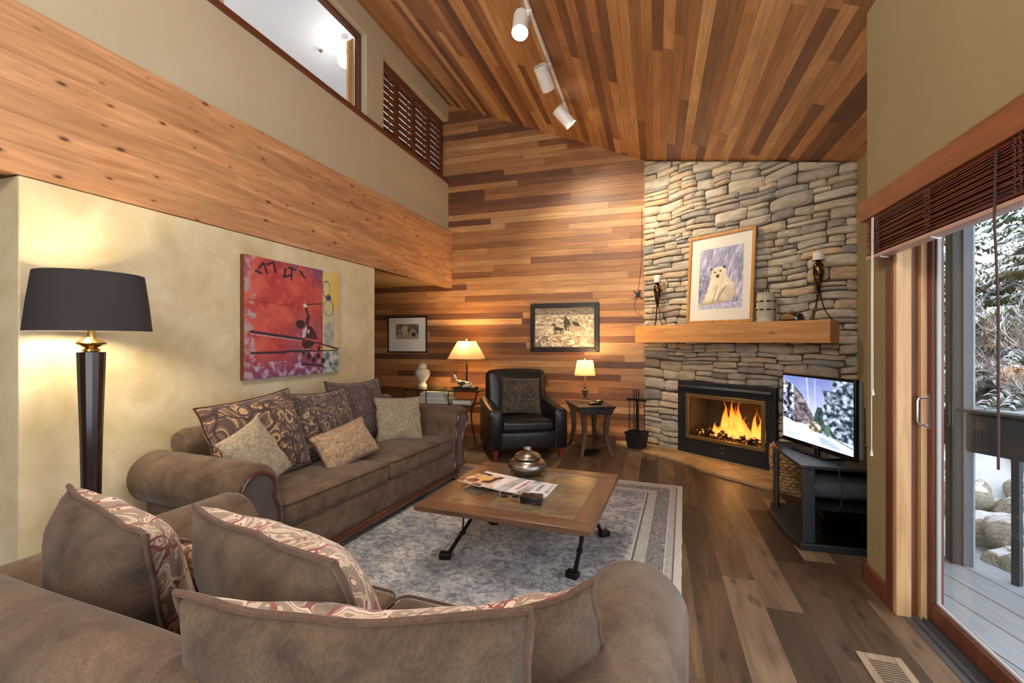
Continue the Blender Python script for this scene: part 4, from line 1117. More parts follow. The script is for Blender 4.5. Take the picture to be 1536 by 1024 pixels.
tx = sl_.math('FRACT', sl_.math('DIVIDE', sl_.math('ADD', cs_[0], 10.0), .2667)); ty = sl_.math('FRACT', sl_.math('DIVIDE', sl_.math('ADD', cs_[1], 10.0), .2667))
base = sl_.mix(1, base, sl_.ramp(sl_.noise(sl_.coord(), 22, 4, .6, .5), [(.35, gray(.75)), (.65, gray(1.2))]), 'MULTIPLY')
gl = sl_.math('MAXIMUM', sl_.math('LESS_THAN', tx, .02), sl_.math('LESS_THAN', ty, .02))
base = sl_.mix(gl, base, rgb(66, 56, 48))
sl_.base(base); sl_.p(Roughness=.28, Coat_Weight=.4, Coat_Roughness=.2); sl_.bump(sl_.noise(sl_.coord(), 14, 4), .3, .004)
MB().box(-H_ + bw, H_ - bw, -H_ + bw, H_ - bw, T_ - .03, T_ - .004).build('slate_inlay', sl_.m, tb, smooth=False)
def tl(x, y):  # world -> table local
    a = R(3.2); X, Y = x + .7985, y - 2.875
    return (X * math.cos(a) - Y * math.sin(a), X * math.sin(a) + Y * math.cos(a))
for (fx, fy, tx_, ty_) in ((-1.25, 2.62, -1.03, 2.66), (-.445, 2.625, -.37, 2.60), (-.35, 3.25, -.50, 3.12), (-1.15, 3.22, -1.02, 3.12)):
    a = tl(fx, fy); b_ = tl(tx_, ty_)
    f_ = Vector((*a, .012)); t_ = Vector((*b_, T_ - .036)); d_ = (t_ - f_)
    ctrl = [f_ + Vector((0, 0, .012)), f_ + d_ * .25 + Vector((0, 0, .01)), f_ + d_ * .5, f_ + d_ * .78, t_]
    MB().tube(ctrl, [.020, .018, .016, .016, .020], 4, flat=(1.0, .75)).build('leg', M['black_metal'], tb, bevel=.002, label='black iron leg')
    hd = Vector((d_.x, d_.y, 0)); hd = hd.normalized() if hd.length > .02 else Vector((1, 0, 0))
    an = math.degrees(math.atan2(hd.y, hd.x))
    Mf = Matrix.Translation((a[0] - hd.x * .012, a[1] - hd.y * .012, .030)) @ Matrix.Rotation(R(an), 4, 'Z')
    lg = tb.children[-1]
    MB().soft((0, 0, 0), (.075, .055, .042), .010, n=2, M=Mf).build('foot_pad', M['black_metal'], lg)
    mid = f_ + d_ * .45
    MB().tube([mid + Vector((0, 0, -.01)), (mid.x + hd.x * .01, mid.y + hd.y * .01, T_ - .036)], .006, 6).soft((mid.x, mid.y, mid.z), (.035, .035, .022), .008, n=2).build('brace_rod', M['black_metal'], lg)
MB().box(-.32, .32, -.30, -.26, T_ - .048, T_ - .034).box(-.32, .32, .26, .30, T_ - .048, T_ - .034).build('iron_rail', M['black_metal'], tb)
ZT = T_ - .002
pot = thing('lidded_pot', 'round pewter pot with a knobbed lid on the coffee table', 'pot', (-.885, 3.20, T_ - .004))
MB().lathe([(.06, 0), (.09, .006), (.125, .03), (.142, .06), (.138, .085), (.115, .105), (.09, .114), (.084, .118)], 40).build('pot_body', M['pewter'], pot)
lid = MB().lathe([(.088, .118), (.100, .120), (.101, .128), (.09, .142), (.065, .156), (.035, .166), (.022, .168)], 40).build('lid', M['pewter'], pot)
MB().soft((0, 0, .182), (.062, .045, .038), .018, n=3, wob=.004).build('knob', M['pewter'], lid)
# magazines
def mag(i, x, y, z, rz, kind, label):
    t = thing('magazine', label, 'magazine', (x, y, z), rz, 'magazines fanned across the coffee table')
    MB().box(-.105, .105, -.14, .14, 0, .0038).build('pages', M['paper'], t)
    rr = random.Random(i)
    def f(u, v):
        c = (226, 224, 228)
        n1 = fb(u, v, 4, 3, i)
        if kind == 'photo':
            c = lerp((60, 40, 44), (232, 204, 180), .5 + 1.6 * n1)
            if ell(u, v, .55, .45, .25, .2) < 1: c = (224, 180, 120)
            if ell(u, v, .35, .75, .2, .15) < 1: c = (74, 44, 46)
            if v < .12: c = (236, 232, 232)
        elif kind == 'food':
            c = lerp((236, 234, 236), (206, 150, 96), max(0, n1 * 2.4))
            if v < .14: c = (240, 238, 240)
        elif kind == 'grey': c = lerp((206, 204, 204), (150, 148, 150), .5 + n1)
        elif kind == 'pink':
            c = (236, 230, 236)
            if .82 < u < .93 and .1 < v < .8 and (int(v * 60) % 5 != 0): c = (186, 70, 120)
        else:
            if .84 < u < .93 and .1 < v < .7 and (int(v * 44 + i) % 4 in (0, 1)): c = (70, 66, 70)
            if v > .93: c = (170, 168, 172)
        return c
    # cover lies flat: build in the x-y plane
    nx, ny = 26, 34; vs = []; cols_ = []
    for j_ in range(ny + 1):
        for i_ in range(nx + 1):
            u_, v_ = i_ / nx, j_ / ny; vs.append((-.105 + .21 * u_, .14 - .28 * v_, .0044))
            c_ = f(u_, v_); cols_ += [s2l(max(0, min(255, q))) for q in c_[:3]] + [1.0]
    fs = [(j_ * (nx + 1) + i_, (j_ + 1) * (nx + 1) + i_, (j_ + 1) * (nx + 1) + i_ + 1, j_ * (nx + 1) + i_ + 1) for j_ in range(ny) for i_ in range(nx)]
    me = bpy.data.meshes.new('cover'); me.from_pydata(vs, [], fs); me.materials.append(M['gloss_print'])
    a = me.color_attributes.new('Col', 'FLOAT_COLOR', 'POINT'); a.data.foreach_set('color', cols_)
    o = bpy.data.objects.new('cover', me); COL.objects.link(o); o.parent = t
M['gloss_print'] = vcol('glossy_magazine_cover', 0, .3)
mags = [(-.735, 2.875, -4, 'text', 'rightmost magazine of the fan, partly under the small black box'), (-.795, 2.88, -6, 'text2', 'white magazine second from the right end of the fan'), (-.85, 2.875, -9, 'grey', 'grey magazine third from the right end of the fan'), (-.905, 2.88, -12, 'pink', 'white magazine with pink lettering mid-fan'), (-.965, 2.885, -15, 'grey', 'grey-covered magazine third from the left end of the fan'), (-1.03, 2.895, -19, 'food', 'magazine with a food photo second from the left end'), (-1.11, 2.90, -24, 'photo', 'leftmost magazine with a brown and gold cover photo, topmost of fan')]
for i, (x, y, rz, k, lb) in enumerate(mags): mag(i, x, y, T_ - .003 + i * .0046, rz, k, lb)
bx = thing('small_box', 'small black lidded box at the front of the coffee table', 'box', (-.705, 2.645, T_ - .004), 4)
MB().soft((0, 0, .016), (.125, .085, .032), .004, n=2).build('box_body', M['glossblack'], bx, angle=50)
MB().soft((0, 0, .036), (.129, .089, .010), .003, n=2).build('lid', M['glossblack'], bx, angle=50)
sun = thing('sunglasses', 'dark sunglasses with tan arms lying beside the small black box', 'sunglasses', (-.845, 2.655, T_ - .004), 18)
lens = MB()
for s in (-1, 1): lens.soft((s * .032, 0, .018), (.054, .008, .034), .012, n=3)
lens.tube([(-.012, 0, .026), (0, .002, .028), (.012, 0, .026)], .003, 6)
lens.build('lenses', M['glossblack'], sun)
MB().tube([(-.058, 0, .026), (-.062, .06, .024), (-.05, .12, .008)], .003, 6).tube([(.058, 0, .026), (.062, .06, .024), (.05, .12, .008)], .003, 6).build('temples', M['oak'], sun)

# ---------------------------------------------------------------- television on its corner stand
stn = thing('tv_stand', 'black corner television stand with a smoked glass door and glass shelf', 'tv stand', (0, 0, 0))
basep = [(.925, 4.27), (.875, 4.10), (.870, 3.90), (.880, 3.66), (.918, 3.447), (1.305, 3.465), (1.48, 3.47), (1.73, 4.15), (1.73, 4.27)]
topp = [(.938, 4.27), (.912, 4.05), (.905, 3.85), (.930, 3.47), (1.305, 3.485), (1.48, 3.49), (1.73, 4.17), (1.73, 4.27)]
MB().prism(basep, 'z', 0, .045).build('base_board', M['standblack'], stn, bevel=.004)
MB().prism(topp, 'z', .532, .555).build('top_board', M['standblack'], stn, bevel=.004)
MB().box(.935, 1.01, 3.462, 3.485, .045, .532).build('front_post', M['standblack'], stn, bevel=.003)
MB().prism([(.935, 4.255), (.93, 4.16), (.952, 4.155), (.985, 4.255)], 'z', .045, .532).build('side_post', M['standblack'], stn, bevel=.003)
MB().box(1.43, 1.47, 3.5, 3.53, .045, .532).build('far_post', M['standblack'], stn, bevel=.003)
MB().box(1.20, 1.70, 4.235, 4.255, .045, .532).build('back_panel', M['standblack'], stn)
MB().prism([(1.0, 3.52), (1.46, 3.53), (1.70, 4.2), (1.12, 4.2)], 'z', .250, .258).build('glass_shelf', M['tableglass'], stn, smooth=False)
MB().box(1.014, 1.43, 3.468, 3.474, .05, .245).build('glass_door', M['smokeglass'], stn, smooth=False)
sbw = thing('speaker', 'black cylindrical speaker lying on the television stand shelf', 'speaker', (1.31, 3.80, .345), 3)
MB().rings([[(x, r_ * math.cos(2 * PI * k / 36), r_ * math.sin(2 * PI * k / 36)) for k in range(36)] for x, r_ in ((-.235, .068), (-.24, .080), (-.22, .084), (.22, .084), (.24, .080), (.235, .068))]).build('cabinet', solid('speaker_shell', rgb(92, 95, 100), .22), sbw, angle=30)
MB().rings([[(x, r_ * math.cos(2 * PI * k / 24), r_ * math.sin(2 * PI * k / 24)) for k in range(24)] for x, r_ in ((-.236, .055), (-.243, .045), (-.238, .02))]).build('driver_cone', M['black'], sbw)
MB().box(-.15, .15, -.04, .04, -.087, -.078).build('cradle', M['glossblack'], sbw)
bxm = thing('media_player', 'low black media box on the floor board of the television stand', 'media player', (1.36, 3.86, .045), 0)
MB().soft((0, 0, .03), (.34, .26, .05), .006, n=2).build('casing', M['glossblack'], bxm, angle=50)
MB().box(-.12, .10, -.1315, -.130, .022, .036).build('display_window', M['smokeglass'], bxm)

tvx = Vector((.989, 4.187, 0)); tvd = Vector((.257, -.695, 0)).normalized(); TW, TH_ = .741, .540
ang = math.degrees(math.atan2(tvd.y, tvd.x))
ctr = tvx + tvd * TW / 2
tv = thing('television', 'flat-screen television showing a snowy mountain scene on the corner stand', 'television', (ctr.x, ctr.y, .590), ang)
# local: x along the screen (left to right for the viewer), -y towards the viewer
MB().box(-TW / 2, TW / 2, .0, .028, 0, TH_).build('bezel', M['glossblack'], tv, bevel=.005)
MB().soft((0, .046, TH_ / 2), (TW - .004, .042, TH_ - .02), .014, n=3).build('rear_shell', M['silver_plastic'], tv, label='silver side and rear shell')
MB().soft((.15, .085, TH_ * .42), (.36, .06, .26), .02, n=3).build('rear_bulge', M['silver_plastic'], tv)
MB().box(-.03, .03, -.002, .002, .012, .026).build('logo_badge', M['chrome'], tv, label='small bright oval badge')
def snowscene(u, v):
    n1 = fb(u, v, 7, 4) * .8; n2 = fb(u, v, 15, 5, 5) * .6; n3 = fb(u, v, 50, 2, 9) * .25
    c = lerp((118, 130, 190), (206, 214, 240), v * 1.5 + .2 * n1)
    if abs((u - .38) - (v * .08)) < .012 or abs(u - .50 - .02 * v) < .006: c = lerp(c, (214, 220, 240), .6)
    if inpoly([(0, .04), (.10, .10), (.20, .16), (.30, .26), (.50, .60), (.52, .72), (0, .80)], u + .01 * n2, v + .02 * n2):
        c = lerp((60, 54, 64), (170, 156, 160), .5 + n2 * 1.6)
        if u < .18: c = lerp((24, 28, 46), (214, 222, 240), .42 + n2 * 2.4 + n3)
    if ell(u, v, .57, .62, .035 + (v - .35) * .20, .25) < 1 and v > .42: c = lerp((26, 44, 46), (90, 110, 110), .5 + n2)
    if u > .62 + .06 * n1 and v < .86 and (u > .74 or v > .16): c = lerp((28, 44, 58), (196, 208, 226), .42 + n2 * 1.9 + n3 * .8)
    if inpoly([(.0, .68), (.2, .73), (.40, .72), (.48, .80), (.64, .80), (1, .86), (1, 1), (0, 1)], u, v + .01 * n1):
        c = lerp((196, 208, 234), (240, 244, 252), .6 + n1)
        if abs(v - (.74 + .33 * (u - .5))) < .012 and u > .55: c = (120, 140, 140)
        if inpoly([(.55, .86), (.60, .96), (.9, .97), (.7, .88)], u, v): c = lerp(c, (156, 176, 190), .7)
    if ell(u, v, .50, .73, .09, .08) < 1: c = lerp((90, 84, 60), (236, 226, 210), .45 + n2 * 2.5)
    if ell(u, v, .68, .74, .04, .09) < 1: c = (84, 120, 96)
    return c
M['screen'] = vcol('lit_screen', .8)
picture('screen', TW - .03, TH_ - .055, 150, 110, snowscene, M['screen'], tv, -.0015, z0=.035)
MB().box(-.17, .17, -.06, .11, -.033, -.022).tube([(0, .02, -.022), (0, .02, .01)], .02, 12).build('foot_stand', M['glossblack'], tv, bevel=.003)
cord = tag(MB().tube([(1.20, 3.60, .560), (1.15, 3.52, .558), (1.14, 3.45, .55), (1.145, 3.44, .48), (1.155, 3.44, .40), (1.15, 3.445, .32), (1.13, 3.46, .275), (1.115, 3.50, .262)], .004, 6).build('cable', M['black'], None), 'thin black cable looping over the television stand edge', 'cable')
gp = thing('potted_greenery', 'small clump of green foliage behind the television', 'plant', (1.60, 3.86, .555))
MB().lathe([(.03, 0), (.045, .05), (.046, .06)], 16).build('pot', M['black'], gp)
gm = solid('green_leaf', rgb(74, 88, 40), .6); lf_ = MB(); rl = random.Random(3)
for k in range(90):
    d_ = Vector((rl.gauss(0, 1), rl.gauss(0, 1), abs(rl.gauss(0, .8)) + .2)).normalized(); c_ = Vector((0, 0, .06)) + d_ * rl.uniform(.02, .075); s_ = d_.orthogonal().normalized() * .010
    lf_.add([c_ - s_, c_ + d_ * .012 + d_.cross(s_) * .3, c_ + s_, c_ + d_ * .03], [(0, 1, 2, 3)])
lf_.build('foliage', gm, gp)
# wicker basket
bk_ = thing('wicker_basket', 'round woven wicker log basket behind the television stand post', 'basket', (1.18, 4.72, .033))
wk = MB()
nrow, ns = 13, 96
for q in range(nrow):
    z_ = .014 + q * .029; r0 = .115 + .035 * math.sin(min(1, q / nrow * 1.1) * PI * .6)
    wk.tube([((r0 + .010 * math.cos(k * PI / 3 + q * PI)) * math.cos(2 * PI * k / ns), (r0 + .010 * math.cos(k * PI / 3 + q * PI)) * math.sin(2 * PI * k / ns), z_) for k in range(ns)], .0145, 6, True)
wicker = N('willow_weave'); wcf = wicker.noise(wicker.coord(), 30, 3); wicker.base(wicker.ramp(wcf, [(.3, rgb(132, 98, 62)), (.7, rgb(220, 184, 134))])); wicker.p(Roughness=.7)
wk.build('woven_body', wicker.m, bk_)
MB().lathe([(.11, 0), (.115, .012), (.10, .014)], 32).build('bottom', wicker.m, bk_)
MB().tube([(.152 * math.cos(2 * PI * k / 48), .152 * math.sin(2 * PI * k / 48), .385) for k in range(48)], .014, 8, True).build('rim', wicker.m, bk_)

# ---------------------------------------------------------------- fireplace tools
ft = thing('fireplace_tool_set', 'black iron fireplace tool set standing in a square black bucket', 'fireplace tools', (-.215, 5.99, .033), -20)
MB().rings([[(x * k_, y * k_, z_) for x, y in ((-.105, -.105), (.105, -.105), (.105, .105), (-.105, .105))] for z_, k_ in ((0, .86), (.2, 1.1), (.2, 1.02), (.015, .80))], cap=True).build('bucket', M['black'], ft, bevel=.004)
MB().rings([[(x * k_, y * k_, z_) for x, y in ((-.105, -.105), (.105, -.105), (.105, .105), (-.105, .105))] for z_, k_ in ((.19, 1.15), (.205, 1.18), (.205, 1.0), (.19, 1.0))], cap=False).build('rim', M['black'], ft)
MB().box(-.012, .012, -.012, .012, .015, .60).box(-.125, .125, -.02, .02, .595, .622).build('post', M['black_metal'], ft, bevel=.003)
for x in (-.10, .10):
    MB().tube([(x, 0, .60), (x, 0, .05)], .006, 8).build('side_rod', M['black_metal'], ft)
for k, x in enumerate((-.03, 0.0, .03)):
    MB().tube([(x, .0 - .02, .09), (x, -.02, .60), (x, -.018, .70), (x, -.018, .74)], [.006, .006, .009, .006], 8).build('tool', M['black_metal'], ft)

# ---------------------------------------------------------------- things on the mantel
def candle_holder(s, label, clabel, tall, zc_, leg, dia, ch_):
    x, y, _ = SP(s, -.11, 0)
    t = thing('candle_holder', label, 'candle holder', (x, y, 1.582), SA)
    h = tall
    bz = h - .30 if h > .5 else h - .20
    bh = h - bz
    MB().lathe([(.006, bz - .01), (.014, bz), (.034, bz + bh * .35), (.047, bz + bh * .62), (.044, bz + bh * .85), (.024, bz + bh * .95), (.016, bz + bh * .97), (.050, bz + bh * .985), (.052, bz + bh)], 28).build('cup', M['bronze_glaze'], t, label='bronze and amber egg-shaped cup')
    for k in range(3):
        a = k * 2.094 + .5
        pts = []
        for q in range(9):
            tt = q / 8; r_ = .012 + .014 * math.sin(tt * PI * 1.2) * (1 - tt) + leg * tt ** 2.4
            pts.append((r_ * math.cos(a), r_ * math.sin(a), bz * (1 - tt) + .04 * math.sin(PI * tt) * 0 + .004))
        MB().tube(pts, [.006] * 6 + [.005, .005, .007], 6).build('leg', M['brass_dark'], t)
    c = thing('candle', clabel, 'candle', (x, y, 1.582 + h), SA)
    r_ = dia / 2
    MB().lathe([(r_ * .96, 0), (r_, .004), (r_, ch_ - .006), (r_ * .9, ch_), (r_ * .2, ch_ - .004)], 24).build('wax', M['candle'], c)
    MB().tube([(0, 0, ch_ - .006), (.001, 0, ch_ + .010)], .0015, 5).build('wick', M['black'], c)
bg = N('bronze_glaze'); bgn = bg.noise(bg.coord(), 26, 3); bg.base(bg.ramp(bgn, [(.42, rgb(44, 28, 22)), (.55, rgb(96, 70, 40)), (.68, rgb(170, 136, 80))])); bg.p(Roughness=.2, Metallic=.6); M['bronze_glaze'] = bg.m
M['brass_dark'] = solid('dark_brass', rgb(84, 62, 42), .3, .8)
candle_holder(.322, 'shorter bronze three-legged candle holder at the left end of the mantel', 'small white candle in the shorter bronze holder', .545, 0, .05, .085, .095)
candle_holder(2.145, 'taller bronze three-legged candle holder at the right end of the mantel', 'white pillar candle in the taller bronze holder', .565, 0, .10, .095, .075)
x, y, _ = SP(1.66, -.11, 0)
ln = thing('ceramic_lantern', 'cream ceramic lantern with rows of slots beside the bear picture', 'lantern', (x, y, 1.582), SA)
lnb = MB().lathe([(.085, 0), (.088, .01), (.078, .03), (.084, .06), (.086, .16), (.084, .25), (.076, .275), (.082, .29), (.070, .30), (.055, .302)], 28).build('lantern_body', M['tan_clay'], ln)
for z_ in (.125, .21):
    for a in range(-90, 270, 45):
        Mx = Matrix.Rotation(R(a), 4, 'Z') @ Matrix.Translation((.083, 0, z_))
        MB().mbox(Mx, .010, .042, .016).build('slot', M['black'], lnb)
rv_ = random.Random(4); tw = MB()
for k in range(7):
    a = k * .9; tw.tube([(.03 * math.cos(a), .03 * math.sin(a), .29), (.035 * math.cos(a), .035 * math.sin(a), rv_.uniform(.33, .37))], [.007, .004], 6)
tw.build('dark_reeds', M['black'], ln)
x, y, _ = SP(1.905, -.10, 0)
tr = thing('trinket_box', 'dark oval trinket box with gilt decoration on the mantel', 'trinket box', (x, y, 1.582), SA)
MB().lathe([(.09, 0), (.11, .01), (.115, .035), (.10, .055)], 32, sy=.6).build('box_body', M['lampwood'], tr)
MB().lathe([(.105, .055), (.10, .066), (.06, .085), (.01, .088)], 32, sy=.6).build('lid', M['bronze_glaze'], tr)
MB().box(-.07, .05, -.076, -.062, .015, .06).build('gilt_plaque', M['brass'], tr, bevel=.003)
MB().lathe([(.006, .086), (.012, .095), (.008, .106), (.001, .108)], 12).build('knob', M['brass'], tr)
x, y, _ = SP(.13, -.12, 0)
tag(at(MB().soft((0, 0, .012), (.05, .035, .024), .008, n=2).build('glass_trinket', solid('pale_blue_glass', rgb(190, 200, 214), .15), None), (x, y, 1.582), SA), 'tiny pale blue trinket at the left end of the mantel', 'trinket')
wh = thing('wall_hook', 'little black iron wall ornament beside the stone with a trailing wire', 'wall ornament', (-.215, YB, 1.98))
MB().soft((0, -.012, .03), (.05, .02, .06), .008, n=3).tube([(0, -.012, .02), (.04, -.02, -.01), (.09, -.014, -.03)], .008, 6).tube([(-.02, -.012, .05), (-.06, -.02, .08)], .007, 6).tube([(.01, -.012, .05), (.03, -.02, .09)], .007, 6).tube([(-.01, -.012, .01), (-.05, -.018, -.02)], .006, 6).build('ornament_body', M['black'], wh)
MB().tube([(-.01, -.006, 0), (-.05, -.006, -.10), (-.03, -.006, -.20), (.05, -.006, -.26)], .002, 5).tube([(.0, -.006, .06), (.05, -.006, .5), (.048, -.006, 1.2)], .002, 5).build('wire', M['black'], wh)

# ---------------------------------------------------------------- track lighting
tk = thing('track_light', 'white ceiling track with three white cylinder spotlights on the cedar ceiling', 'track light', (0, 0, 0))
xt = -1.0; ztk = zc(xt)
Mt = Matrix.Translation((xt, 4.2, ztk - .018)) @ Matrix.Rotation(math.atan(.413), 4, 'Y')
MB().mbox(Mt, .034, 3.05, .022).mbox(Mt @ Matrix.Translation((0, 0, -.010)), .012, 3.04, .006).build('track', M['white_metal'], tk, bevel=.003)
MB().mbox(Mt @ Matrix.Translation((0, 1.53, -.004)), .06, .06, .036).build('end_cap', M['white_metal'], tk, bevel=.004)
heads = [((-1.075, 3.68, 4.045), (.05, -.42, -.90), 60), ((-1.055, 4.47, 4.02), (.18, .62, -.55), 90), ((-1.0, 5.24, 3.985), (.55, .30, -.62), 80)]
for (p, d_, e_) in heads:
    p = Vector(p); d_ = Vector(d_).normalized()
    u_ = d_.orthogonal().normalized(); w_ = d_.cross(u_)
    r_ = .070
    def ring(t_, rr): return [p + d_ * t_ + (u_ * math.cos(2 * PI * k / 28) + w_ * math.sin(2 * PI * k / 28)) * rr for k in range(28)]
    hd = MB().rings([ring(-.125, r_ * .55), ring(-.132, r_ * .9), ring(-.12, r_ * .99), ring(-.10, r_), ring(.10, r_), ring(.11, r_), ring(.11, r_ * .93), ring(.095, r_ * .92)], cap=False).add(ring(-.125, r_ * .56), [tuple(range(28))]).build('spot_head', M['white_metal'], tk, angle=50, label='white cylinder spotlight head')
    MB().add(ring(.094, r_ * .92), [tuple(range(28))]).build('lens', M['spotglow'], hd, smooth=False)
    top = Vector((xt, p.y - d_.y * .02, ztk - .03))
    MB().tube([top, top.lerp(p, .3) + Vector((0, 0, .0)), p - d_ * .02 + (top - p).normalized() * r_], .009, 8).build('yoke', M['white_metal'], hd)
    MB().box(top.x - .022, top.x + .022, top.y - .03, top.y + .03, top.z - .012, top.z + .008).build('adapter', M['white_metal'], hd, bevel=.003)
    li = bpy.data.lights.new('track_spot', 'SPOT'); li.energy = e_; li.color = (1, .84, .62); li.spot_size = R(78); li.spot_blend = .8; li.shadow_soft_size = .05
    lo = bpy.data.objects.new('track_spot', li); COL.objects.link(lo); lo.parent = tk
    lo.location = p + d_ * .12; lo.rotation_euler = (-d_).to_track_quat('Z', 'Y').to_euler()

# loft lamp
ll = thing('globe_light', 'round white globe light near the loft ceiling, seen through the upper opening', 'ceiling light', (-4.0, 5.20, 5.17))
MB().lathe([(.001, -.085), (.05, -.072), (.082, -.03), (.085, .0), (.07, .045), (.04, .07), (.03, .075)], 28).build('globe', M['loftglow'], ll)
MB().tube([(0, 0, .07), (0, 0, .24)], .012, 8).lathe([(.05, .225), (.05, .24)], 20).build('stem', M['white_metal'], ll)
li = bpy.data.lights.new('loft_light', 'POINT'); li.energy = .9; li.color = (1, .95, .88); li.shadow_soft_size = .1
lo = bpy.data.objects.new('loft_light', li); COL.objects.link(lo); lo.parent = ll; lo.location = (.16, -.22, -.05)
hp = thing('globe_light', 'unseen white globe added low in the loft room as fill light', 'ceiling light', (-5.0, 3.4, 4.45))  # added to light the loft evenly, hidden below the sight line
MB().lathe([(.02, .12), (.08, .10), (.12, .04), (.12, -.04), (.08, -.10), (.01, -.12)], 24).build('globe', M['fillglow'], hp)
MB().tube([(0, 0, .11), (0, 0, .72)], .008, 8).build('stem', M['white_metal'], hp)
li = bpy.data.lights.new('loft_fill_light', 'POINT'); li.energy = 11; li.color = (1, .97, .93); li.shadow_soft_size = .15
lo = bpy.data.objects.new('loft_fill_light', li); COL.objects.link(lo); lo.parent = hp; lo.location = (0, 0, -.3)
spk = tag(at(MB().lathe([(.028, 0), (.028, .012), (.012, .02), (.010, .035), (.002, .036)], 16).build('sprinkler_head', M['brass'], None), (-4.35, 5.15, 5.355), 0), 'small brass sprinkler head on the loft room ceiling', 'sprinkler')
spk.rotation_euler = (R(180), 0, 0)

# ---------------------------------------------------------------- blind and valance
vl = MB().prism([(1.168, 2.035), (1.168, 2.150), (1.09, 2.150), (1.075, 2.140), (1.078, 2.06), (1.085, 2.035)], 'y', -1.6, 2.985).build('window_valance', M['valance'], bevel=.003)
tag(vl, 'long reddish wood valance over the sliding door', 'valance')
bl = thing('wood_blind', 'raised dark mahogany slat blind bunched above the sliding door', 'blind', (0, 0, 0))
rz_ = random.Random(8)
for k in range(19):
    z_ = 1.845 + k * .0115
    Mx = Matrix.Translation((1.125 + rz_.uniform(-.003, .003), .68, z_)) @ Matrix.Rotation(R(rz_.uniform(-7, 5)), 4, 'Y')
    MB().mbox(Mx, .052 + rz_.uniform(-.003, .003), 4.52, .0042).build('slat', M['blind'], bl)
MB().box(1.098, 1.152, -1.58, 2.94, 2.02, 2.065).build('headrail', M['blind'], bl)
daylit_rail = solid('daylit_bottom_rail', rgb(196, 160, 146), .4)  # daylight on the underside is put into this pale colour
MB().soft((1.125, .68, 1.828), (.058, 4.52, .020), .005, n=2).build('bottom_rail', daylit_rail, bl, angle=50, label='bottom rail with daylight painted into its pale colour')
for yy in (2.80, 2.35, 1.85, 1.35, .8):
    lc_ = MB()
    for s in (-1, 1):
        pts = []
        for q in range(46):
            tt = q / 45; z_ = 1.845 + .20 * tt
            pts.append((1.0955 - .004 * abs(math.sin(q * 1.7)), yy + s * .012 + .012 * math.sin(q * 2.1 + s + yy * 7) * (1 - tt * .5), z_ + .004 * math.sin(q * 3)))
        lc_.tube(pts, .0014, 4)
    lc_.build('ladder_cord', solid('cord_brown', rgb(120, 74, 60), .8), bl)
    MB().tube([(1.10, yy - .02, 1.816), (1.13, yy, 1.813), (1.15, yy + .02, 1.816)], .004, 5).build('rail_clip', M['white_metal'], bl)
for (yy, zb_) in ((2.835, 1.12), (2.850, .80)):
    cd = MB().tube([(1.09, yy, 2.03), (1.088, yy, 1.6), (1.09, yy + .003, zb_)], .0022, 5).build('pull_cord', M['candle'], bl)
    MB().rings([[(1.09 + r_ * math.cos(2 * PI * k / 10), yy + .003 + r_ * math.sin(2 * PI * k / 10), z_) for k in range(10)] for z_, r_ in ((zb_ + .01, .003), (zb_ - .02, .008), (zb_ - .024, .001))]).build('cord_tassel', M['candle'], cd)
MB().tube([(1.10, 1.955, 2.03), (1.092, 1.95, 1.8), (1.097, 1.94, 1.5), (1.10, 1.945, .95)], .004, 6).build('tilt_cord', solid('dark_cord', rgb(70, 50, 46), .8), bl, label='dark cord')

# ---------------------------------------------------------------- floor vent
vt = thing('floor_vent', 'tan wooden floor register with dark slots near the sliding door', 'floor vent', (.935, 2.235, 0), 0)
tanw = wood('register_wood', rgb(136, 116, 96), rgb(164, 144, 120), 1, .5)
a_, b_, c_, d_ = .085, .155, .052, .118
MB().box(-a_, -c_, -b_, b_, .0, .007).box(c_, a_, -b_, b_, .0, .007).box(-c_, c_, -b_, -d_, .0, .007).box(-c_, c_, d_, b_, .0, .007).build('register_frame', tanw, vt, bevel=.003)
MB().box(-c_, c_, -d_, d_, .0, .0015).build('dark_well', M['black'], vt)
gr = MB()
for k in range(15):
    y = -d_ + .008 + k * (2 * d_ - .016) / 14; gr.mbox(Matrix.Translation((0, y, .0045)) @ Matrix.Rotation(R(25), 4, 'X'), 2 * c_, .007, .0022)
gr.box(-.003, .003, -d_, d_, .002, .004).build('grille', solid('register_louvre', rgb(120, 98, 76), .5), vt)
ou = thing('wall_outlet', 'small cream outlet plate low on the wood wall behind the end table', 'outlet', (-.62, YB - .001, .30), 0)
MB().box(-.035, .035, -.006, 0, 0, .115).build('plate', M['ceramic'], ou, bevel=.002)
MB().box(-.015, .015, -.008, -.006, .02, .045).box(-.015, .015, -.008, -.006, .07, .095).build('socket', M['black'], ou)

for (x, y, z_, lb) in ((-.9, 1.55, 3.55, 'added fill-light globe, unseen above the view just ahead of the camera'), (-1.0, -1.2, 3.4, 'added fill-light globe, unseen behind the camera')):  # unseen globes on stems, added as fill light for the room
    pdn = thing('fill_pendant', lb, 'fill light', (x, y, z_), 0, 'added fill globes')
    MB().lathe([(.02, .15), (.08, .135), (.14, .07), (.15, 0), (.14, -.07), (.08, -.135), (.01, -.15)], 28).build('globe', M['fillglow'], pdn)
    MB().tube([(0, 0, .14), (0, 0, zc(x) - z_ - .002)], .008, 8).build('stem', M['white_metal'], pdn)
    MB().lathe([(.06, zc(x) - z_ - .03), (.06, zc(x) - z_ - .012)], 24).build('canopy', M['white_metal'], pdn)
    li = bpy.data.lights.new('pendant_light', 'POINT'); li.energy = 45 if y > 0 else 90; li.color = (1, .96, .91); li.shadow_soft_size = .3
    lo = bpy.data.objects.new('pendant_light', li); COL.objects.link(lo); lo.parent = pdn; lo.location = (0, 0, -.2)
